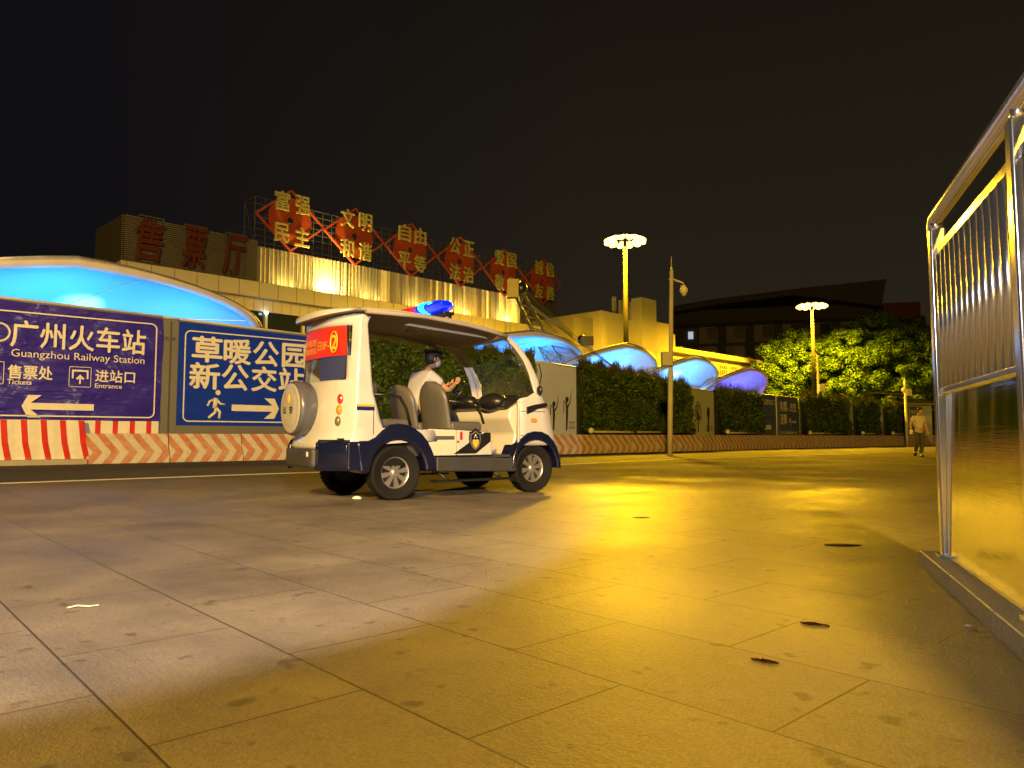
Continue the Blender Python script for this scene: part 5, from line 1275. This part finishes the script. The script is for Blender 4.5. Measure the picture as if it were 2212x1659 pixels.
# slanting black band and badge on the side panel
for sy, yy in ((0, -.0075), (1, Wd + .0075)):
    MB().add([(x, yy, z) for x, z in ((.73, .49), (1.04, .49), (1.255, .63), (1.255, .735), (1.17, .738), (.98, .64))], [(0, 1, 2, 3, 4, 5)]).build('black_band', 'black_plastic', cart)
bx, bz_ = 1.03, .645
bd = bpy.data.objects.new('police_badge', None); COL.objects.link(bd); bd.parent = cart; bd.location = (bx, -.012, bz_); bd.scale = (.9, 1, .95)
def sh(sx, sz, z0=0): return [(sx * c, z0 + sz * s) for c, s in ((0, -1.05), (.5, -.8), (.85, -.35), (1, .15), (.92, .6), (.95, .8), (.6, .78), (.35, .95), (0, 1.1), (-.35, .95), (-.6, .78), (-.95, .8), (-.92, .6), (-1, .15), (-.85, -.35), (-.5, -.8))]
poly(sh(.105, .135), 0).build('shield', 'black_plastic', bd); poly(sh(.088, .112, -.004), -.002).build('silver_wreath', 'alloy', bd); poly(sh(.066, .09, -.002), -.004).build('shield_field', 'navy_paint', bd)
poly([(-.05, .0), (-.025, .012), (0, .004), (.025, .012), (.05, .0), (.045, -.045), (.02, -.08), (0, -.092), (-.02, -.08), (-.045, -.045)], -.006).build('gold_emblem', 'gold_paint', bd); MB().ell((0, -.006, .06), (.014, .004, .014), None, 8, 6).ell((-.02, -.006, .035), (.008, .003, .008), None, 6, 4).ell((.02, -.006, .035), (.008, .003, .008), None, 6, 4).build('stars', 'sign_white', bd)
MB().box((1.05, -.005, .39), (1.14, .05, .165), Matrix.Rotation(R(1.6), 4, 'Y')).build('skirt', 'skirt_plastic', cart, bevel=.02); MB().box((1.05, Wd + .005, .39), (1.14, .05, .165)).build('skirt', 'skirt_plastic', cart, bevel=.02)
for yy in (-.07, Wd + .07):
    sb = MB().box((1.0, yy, .19), (1.15, .17, .022)).build('step_board', 'black_plastic', cart, bevel=.005)
    g = MB()
    for x in (.62, 1.38): g.tube([(x - .1, yy * .2 + (.1 if yy < 0 else Wd * .8 - .1), .32), (x, yy, .19)], .016, 6)
    g.build('step_bracket', 'black_plastic', sb)
# floor and interior
MB().box((1.15, .7, .455), (1.3, 1.3, .03)).build('floor', 'skirt_plastic', cart)
MB().box((.45, .7, .60), (.75, 1.28, .26)).build('seat_base', 'skirt_plastic', cart)
def seat(x, y, w_, zt_, nm, lean=.1):
    s_ = MB().box((x + .22, y, .80), (.46, w_, .13)).build(nm, 'seat_vinyl', cart, bevel=.05, seg=4)
    P = []
    for i in range(13):
        u = i / 12; z = .78 + (zt_ - .78) * u; ww = w_ / 2 * (1 if u < .55 else math.sqrt(max(.0, 1 - ((u - .55) / .452) ** 2.2))); xx = x - lean * u
        P.append([Vector((xx + .07 * c, y + ww * s__, z)) for c, s__ in [(math.cos(R(a_)), math.sin(R(a_))) for a_ in range(0, 360, 20)]])
    MB().grid(P, closed=True).build('seat_back', 'seat_vinyl', s_)
    return s_
seat(.74, .36, .60, 1.34, 'passenger_seat'); seat(.70, 1.03, .60, 1.33, 'driver_seat')
bs = MB().box((.02, .7, .82), (.44, 1.2, .13)).build('rear_bench', 'seat_vinyl', cart, bevel=.05, seg=4)
MB().box((-.24, .7, 1.03), (.1, 1.2, .5), None).build('bench_back', 'seat_vinyl', bs, bevel=.045, seg=4)
for yy in (.06, Wd - .06):
    MB().tube([(-.28, yy, 1.14), (-.05, yy, 1.145), (.06, yy, 1.12), (.14, yy, 1.0), (.20, yy, .80)], .017, 8).build('arm_rail', 'black_plastic', cart)
    MB().tube([(.70, yy, 1.10), (.95, yy, 1.085), (1.08, yy, 1.05), (1.16, yy, .95), (1.2, yy, .84)], .016, 8).build('arm_rail', 'black_plastic', cart)
# front shell
def frontx(y, z): return lerp_tab(z, FXT) + .13 * sq(y, 2.6)
fback = [(.3, 1.66), (.62, 1.67), (1.13, 1.68), (1.16, 1.72), (1.2, 1.95), (1.24, 1.96), (1.5, 1.87), (1.66, 1.78), (1.8, 1.64), (1.88, 1.52), (1.95, 1.34), (1.97, 1.24)]
zf = [.58, .64, .72, .8, .9, .98, 1.06, 1.13, 1.16, 1.18, 1.24, 1.32, 1.4, 1.48, 1.56, 1.64, 1.72, 1.8, 1.86, 1.91, 1.95]
def UF(z):
    row = []; xb_ = lerp_tab(z, fback); i_ = inset(z); xf = frontx(0, z)
    for k in range(4): row.append(Vector((xb_ + (xf - xb_) * k / 4, i_, z)))
    for y in ys: row.append(Vector((frontx(y, z), i_ + y * (Wd - 2 * i_) / Wd, z)))
    for k in range(3, -1, -1): row.append(Vector((xb_ + (xf - xb_) * k / 4, Wd - i_, z)))
    return row
rows = [UF(z) for z in zf]; m = MB(); nb = len(rows[0]); vs = [p for r_ in rows for p in r_]; fs = []
for i in range(len(zf) - 1):
    for k in range(nb - 1):
        ya = (rows[i][k].y + rows[i][k + 1].y) / 2; isf = 4 <= k < 4 + len(ys) - 1
        if isf and .10 < ya < 1.30 and (zf[i] + zf[i + 1]) / 2 > 1.17 and (zf[i] + zf[i + 1]) / 2 < 1.93: continue
        fs.append((i * nb + k, i * nb + k + 1, (i + 1) * nb + k + 1, (i + 1) * nb + k))
m.add(vs, fs, True); m.build('front_body', 'white_paint', cart, solid=.035)
P = []
for z in [1.17 + (1.93 - 1.17) * i / 12 for i in range(13)]: P.append([Vector((frontx(.09 + 1.22 * k / 14, z) - .006, inset(z) + (.09 + 1.22 * k / 14) * (Wd - 2 * inset(z)) / Wd, z)) for k in range(15)])
MB().grid(P).build('windscreen', 'windscreen_glass', cart)
# bulkhead, dash, steering
MB().prism([(1.62, .46), (1.68, .72), (1.58, .92), (1.60, 1.02), (1.75, 1.12), (2.0, 1.13), (2.05, .6), (1.9, .46)], .06, Wd - .06).build('bulkhead', 'cream_panel', cart, bevel=.03, seg=3)
MB().prism([(1.52, 1.06), (1.56, 1.13), (1.72, 1.19), (1.95, 1.16), (1.95, 1.1), (1.6, 1.02)], .12, 1.28).build('dashboard', 'black_plastic', cart, bevel=.02)
MB().ell((1.62, 1.04, 1.14), (.14, .22, .1), None, 16, 10).build('instrument_hood', 'black_plastic', cart)
MB().ell((1.60, .42, 1.12), (.16, .24, .12), None, 16, 10).build('display_hood', 'black_plastic', cart)
sw = bpy.data.objects.new('steering_wheel', None); COL.objects.link(sw); sw.parent = cart; sw.location = (1.42, 1.02, 1.29); sw.rotation_euler = (0, R(-58), 0)
MB().tube([(.17 * math.cos(R(a_)), .17 * math.sin(R(a_)), 0) for a_ in range(0, 360, 12)], .014, 8, closed=True).build('wheel_ring', 'black_plastic', sw)
MB().tube([(-.17, 0, 0), (.17, 0, 0)], .012, 6).tube([(0, -.17, 0), (0, 0, 0)], .012, 6).ell((0, 0, 0), (.05, .05, .02)).build('wheel_spokes', 'black_plastic', sw)
MB().tube([(0, 0, 0), (0, 0, -.34)], .025, 8).build('steering_column', 'black_plastic', sw)
MB().tube([(1.45, .5, 1.13), (1.5, .5, 1.2), (1.5, .52, 1.35)], .006, 5).tube([(1.9, .3, 1.21), (1.84, .7, 1.22)], .008, 5).build('wiper', 'black_plastic', cart)
MB().ell((2.0, -.03, 1.27), (.03, .05, .06), None, 10, 8).tube([(1.99, .05, 1.2), (2.0, -.02, 1.25)], .01, 6).build('side_mirror', 'black_plastic', cart)
MB().ell((2.0, Wd + .03, 1.27), (.03, .05, .06), None, 10, 8).build('side_mirror', 'black_plastic', cart)
for z_, x0_, x1_ in ((1.0, 1.70, 2.10), (.70, 1.70, 1.76)): MB().box(((x0_ + x1_) / 2, -.019, z_), (x1_ - x0_, .004, .006)).build('panel_seam', 'black_plastic', cart)
MB().box((-.30, -.019, .86), (.006, .004, .30)).build('panel_seam', 'black_plastic', cart)
MB().box((1.69, -.019, .86), (.006, .004, .52)).build('panel_seam', 'black_plastic', cart)
# accents on the nose side
def fside(pts_, nm, m_, yy=-.018):
    MB().prism(pts_, yy - .012, yy + .01).build(nm, m_, cart, bevel=.004)
    MB().prism(pts_, Wd - yy - .01, Wd - yy + .012).build(nm, m_, cart, bevel=.004)
fside([(1.80, .965), (1.80, 1.055), (1.95, 1.09), (2.11, 1.115), (2.135, 1.09), (2.12, 1.06), (1.97, 1.035), (1.87, .99)], 'nose_vent', 'black_plastic')
fside([(1.865, .875), (1.865, .905), (1.875, .915), (1.95, .915), (1.96, .905), (1.96, .875), (1.95, .865), (1.875, .865)], 'side_marker', 'amber_lens')
for yy in (.2, 1.2): MB().ell((frontx(yy, .72) - .0, yy, .74), (.05, .11, .07), None, 14, 10).build('headlight', 'alloy', cart)
MB().prism([(2.28, .3), (2.36, .34), (2.38, .5), (2.3, .56), (2.2, .5)], .2, 1.2).build('front_bumper', 'skirt_plastic', cart, bevel=.02)
# blue and gold strips behind the door opening
MB().box((-.395, -.02, .985), (.20, .012, .035)).build('blue_strip', 'blue_stripe', cart); MB().box((-.395, -.02, 1.018), (.20, .010, .022)).build('gold_strip', 'gold_paint', cart)
# tail lamps on the rounded corner
for (z, m_) in ((1.085, 'red_lens'), (.97, 'amber_lens'), (.85, 'dark_lens')):
    for y in (.15, 1.25):
        x = rearx(y, z) - .022; y2 = .20 if y < .7 else 1.20; d = Vector((rearx(y2, z) - x, y2 - y, 0)).normalized(); M_ = frame((x, y, z), d) 
        MB().ell((0, 0, 0), (.045, .03, .055), M_, 14, 10).build('tail_lamp', m_, cart)
# spare wheel with hard cover
sp_ = bpy.data.objects.new('spare_wheel', None); COL.objects.link(sp_); sp_.parent = cart; sp_.location = (rearx(.7, 1.0) - .02, .80, 1.0)
def lathe_x(prof, N=44): return [[Vector((x, r_ * math.cos(2 * math.pi * k / N), r_ * math.sin(2 * math.pi * k / N))) for k in range(N)] for x, r_ in prof]
MB().grid(lathe_x([(0, .285), (-.04, .30), (-.15, .305), (-.185, .295), (-.195, .27)]), closed=True).build('cover_shell', 'tyre_cover', sp_)
MB().grid(lathe_x([(-.193, .275), (-.205, .255), (-.2, .235), (-.212, .2), (-.216, .1), (-.217, .001)]), closed=True).build('cover_face', 'tyre_cover_face', sp_)
MB().ell((-.216, .0, .10), (.012, .04, .055), None, 14, 8).build('emblem', 'gold_paint', sp_)
def yz_text(body, y0, z0, h, w_, x, m_, nm, par):
    tm = text_mb(body, 0, 0, h, w_, 0, 0, .02); tm.v = [(x, y0 - v[0], z0 + v[2]) for v in tm.v]; tm.build(nm, m_, par)
yz_text('公', .135, -.06, .08, .085, -.222, 'navy_paint', 'lettering', sp_); yz_text('安', -.045, -.06, .08, .085, -.222, 'navy_paint', 'lettering', sp_)
MB().box((-.66, .8, .66), (.12, .1, .1)).tube([(-.7, .35, .66), (-.78, .32, .6)], .025, 8).build('spare_bracket', 'black_plastic', cart)
# roof
def roofz(x, y): return lerp_tab(x, [(-.8, 2.02), (-.5, 2.055), (0, 2.075), (.8, 2.04), (1.3, 1.985), (1.6, 1.90)]) + .055 * (1 - ((y - HW) / (HW + .04)) ** 2) - .0
P = []; Pb = []
NX = 26; NY = 20
for j in range(NY + 1):
    y = -.03 + (Wd + .06) * (1 - math.cos(math.pi * j / NY)) / 2
    e_ = 1 - abs((y - HW) / (HW + .03)) ** 3.2
    xr_ = -.50 - .27 * e_; xf_ = 1.36 + .14 * e_
    row = []; rw2 = []
    for i in range(NX + 1):
        x = xr_ + (xf_ - xr_) * i / NX; ed = min(i, NX - i, j, NY - j); z = roofz(x, y) - (.03 if ed == 0 else (.006 if ed == 1 else 0))
        row.append(Vector((x, y, z))); rw2.append(Vector((x, y, roofz(x, HW) - .10 + .02 * ((y - HW) / HW) ** 2)))
    P.append(row); Pb.append(rw2)
m = MB(); m.grid(P)
for r1, r2 in ((P[0], Pb[0]), (P[-1], Pb[-1]), ([r_[0] for r_ in P], [r_[0] for r_ in Pb]), ([r_[-1] for r_ in P], [r_[-1] for r_ in Pb])): m.grid([r1, r2])
m.build('roof', 'white_paint', cart)
MB().grid([[v + Vector((0, 0, -.003)) for v in r_] for r_ in Pb]).build('roof_lining', 'liner', cart)
for yy in (-.045, Wd + .045): MB().tube([(-.42, yy, 2.02), (.3, yy, 2.03), (.9, yy, 1.99), (1.25, yy, 1.945), (1.47, yy, 1.90)], .026, 8).build('gutter_tube', 'liner', cart)
g = MB().prism([(.15, 1.94), (.2, 1.965), (1.25, 1.91), (1.3, 1.88)], .12, .16); g.build('roof_rib', 'liner', cart)
MB().box((.42, .45, 1.93), (.12, .05, .03)).build('interior_lamp', 'liner', cart)
# beacon bar
bb_ = bpy.data.objects.new('beacon_bar', None); COL.objects.link(bb_); bb_.parent = cart; bb_.location = (.74, .68, 2.175); bb_.scale = (1.15, 1.12, 1.2)
def pod(sd, m_, nm):
    P = []
    for i in range(13):
        u = i / 12; yy = sd * (.04 + .56 * u); wd_ = .155 * math.sqrt(max(0.02, 1 - (u * .97) ** 4)) ; hh_ = .062 * math.sqrt(max(.02, 1 - (u * .95) ** 3)); xx = -.10 * u * u
        P.append([Vector((xx + wd_ * math.cos(R(a_)), yy, .045 + hh_ * math.sin(R(a_)))) for a_ in range(0, 360, 24)])
    m__ = MB().grid(P, closed=True); m__.add(P[-1], [tuple(range(15))]); m__.add(P[0], [tuple(range(15))]); return m__.build(nm, m_, bb_)
pod(-1, 'blue_beacon', 'blue_lens'); pod(1, 'red_beacon', 'red_lens')
MB().ell((-.03, -.20, .05), (.152, .15, .064), None, 20, 14).build('lit_lamp', 'blue_beacon_core', bb_)
MB().box((0, 0, -.03), (.13, 1.0, .03)).box((.06, -.42, -.055), (.03, .03, .06)).box((.06, .42, -.055), (.03, .03, .06)).build('mounting_bar', 'black_plastic', bb_, bevel=.008)
MB().ell((0, 0, .05), (.09, .06, .07), None, 12, 8).build('siren_cover', 'black_plastic', bb_)
o = light('beacon_light', 'POINT', CM @ Vector((.52, .32, 2.30)), 5, (.02, .12, 1), shadow_soft_size=.05)
# driver
Jd = dict(pelvis=(.86, 1.02, .97), belly=(.85, 1.02, 1.14), chest=(.92, 1.02, 1.39), neck=(1.0, 1.02, 1.53), skull=(1.04, 1.02, 1.60),
          shL=(.94, 1.20, 1.47), elL=(1.14, 1.27, 1.30), wrL=(1.33, 1.15, 1.36), shR=(.94, .84, 1.47), elR=(1.16, .78, 1.27), wrR=(1.34, .89, 1.37),
          hipL=(.92, 1.11, .95), knL=(1.32, 1.13, .98), anL=(1.48, 1.12, .56), hipR=(.92, .93, .95), knR=(1.32, .91, .98), anR=(1.48, .92, .56))
rz = math.atan2(CF.y, CF.x)
t, HX = mk_person(Jd, (1.075, 1.02, 1.69), (1, -.12, -.14), CM.translation, rz, 'person', 'driver in pale uniform shirt, dark cap and face mask steering the cart', (0, 0, -1))
garment('shirt', t, [((.86, 1.02, .97), (.15, .13), None), ((.85, 1.02, 1.15), (.155, .13), 0), ((.91, 1.02, 1.37), (.175, .145), 1), ((.985, 1.02, 1.50), (.075, .075), 2), ((.94, 1.20, 1.45), .088, 2), ((1.07, 1.255, 1.34), .074, 4), ((.94, .84, 1.45), .088, 2), ((1.08, .80, 1.33), .074, 6)], 'shirt_white')
garment('trousers', t, [((.88, 1.02, .96), (.13, .11), None), ((.94, 1.11, .96), .095, 0), ((1.31, 1.13, .98), .075, 1), ((1.46, 1.12, .6), .058, 2), ((.94, .93, .96), .095, 0), ((1.31, .91, .98), .075, 4), ((1.46, .92, .6), .058, 5)], 'trousers_dark')
for yy in (.94, 1.14): MB().ell((1.50, yy, .52), (.13, .045, .05), None, 12, 8).build('shoe', 'shoe_black', t)
MB().ell((0, -.018, .01), (.084, .092, .10), HX, 16, 10).build('hair', 'hair', t)
c = MB(); P = []
for (zz, rr_) in ((.03, .092), (.055, .094), (.075, .106), (.095, .118), (.11, .10), (.118, .001)): P.append([HX @ Vector((rr_ * math.cos(2 * math.pi * k / 24), rr_ * 1.12 * math.sin(2 * math.pi * k / 24) - .005, zz)) for k in range(24)])
c.grid(P, closed=True); c.ell((0, .1, .035), (.075, .07, .01), HX, 14, 6); c.build('cap', 'trousers_dark', t)
MB().ell((0, .062, -.05), (.062, .055, .05), HX, 14, 10).build('face_mask', 'mask_white', t)
#@@LIGHT
# ------------------------------------------------------------------ light from behind the camera: plaza floodlight and added railing fills
WL = (1, .83, .76)
o = light('plaza_floodlight', 'SPOT', (1.3, -4.2, 4.2), 6600, WL, shadow_soft_size=.1, spot_size=R(56), spot_blend=.02); aim(o, (1.3 - 4.27, -4.2 + 9.0, 4.2 - .8))
o = light('railing_fill_light', 'SPOT', (-2.2, -1.6, 2.3), 420, (1, .9, .75), shadow_soft_size=.3, spot_size=R(46), spot_blend=.7); aim(o, (2.0, 3.1, 1.3))  # added fill spot brightening the railing and kerb, no known lamp stands here
o = light('railing_fill_light', 'SPOT', (-2.6, -1.2, 2.6), 240, (.86, .9, 1), shadow_soft_size=.3, spot_size=R(20), spot_blend=.4); aim(o, (2.0, 3.1, 1.45))  # added narrow fill on the bars, cone kept small to spare the paving
# ------------------------------------------------------------------ world
w = bpy.data.worlds.new('World'); scene.world = w; w.use_nodes = True; nt = w.node_tree; L = nt.links; bg = nt.nodes['Background']
tc = nd(nt, 'ShaderNodeTexCoord'); sp = nd(nt, 'ShaderNodeSeparateXYZ'); L.new(tc.outputs['Generated'], sp.inputs[0])
mr = nd(nt, 'ShaderNodeMapRange'); setin(mr, {'From Min': 0., 'From Max': .62, 'To Min': 0, 'To Max': 1}); L.new(sp.outputs['Z'], mr.inputs[0])
rp = nd(nt, 'ShaderNodeValToRGB'); e = rp.color_ramp.elements; e[0].color = (.023, .0175, .010, 1); e[1].color = (.0075, .0055, .0032, 1); L.new(mr.outputs[0], rp.inputs[0])
mr2 = nd(nt, 'ShaderNodeMapRange'); setin(mr2, {'From Min': -.5, 'From Max': .1}); L.new(sp.outputs['X'], mr2.inputs[0])
mx = nd(nt, 'ShaderNodeMixRGB'); mx.inputs[1].default_value = (.0050, .0045, .0058, 1); L.new(mr2.outputs[0], mx.inputs[0]); L.new(rp.outputs[0], mx.inputs[2]); L.new(mx.outputs[0], bg.inputs[0]); bg.inputs[1].default_value = 1.0
# ------------------------------------------------------------------ render settings
scene.render.engine = 'CYCLES'; scene.view_settings.view_transform = 'Standard'; scene.view_settings.look = 'None'; scene.view_settings.exposure = 0
scene.cycles.use_denoising = True; scene.cycles.max_bounces = 6; scene.cycles.sample_clamp_indirect = 6; scene.cycles.caustics_reflective = False; scene.cycles.caustics_refractive = False
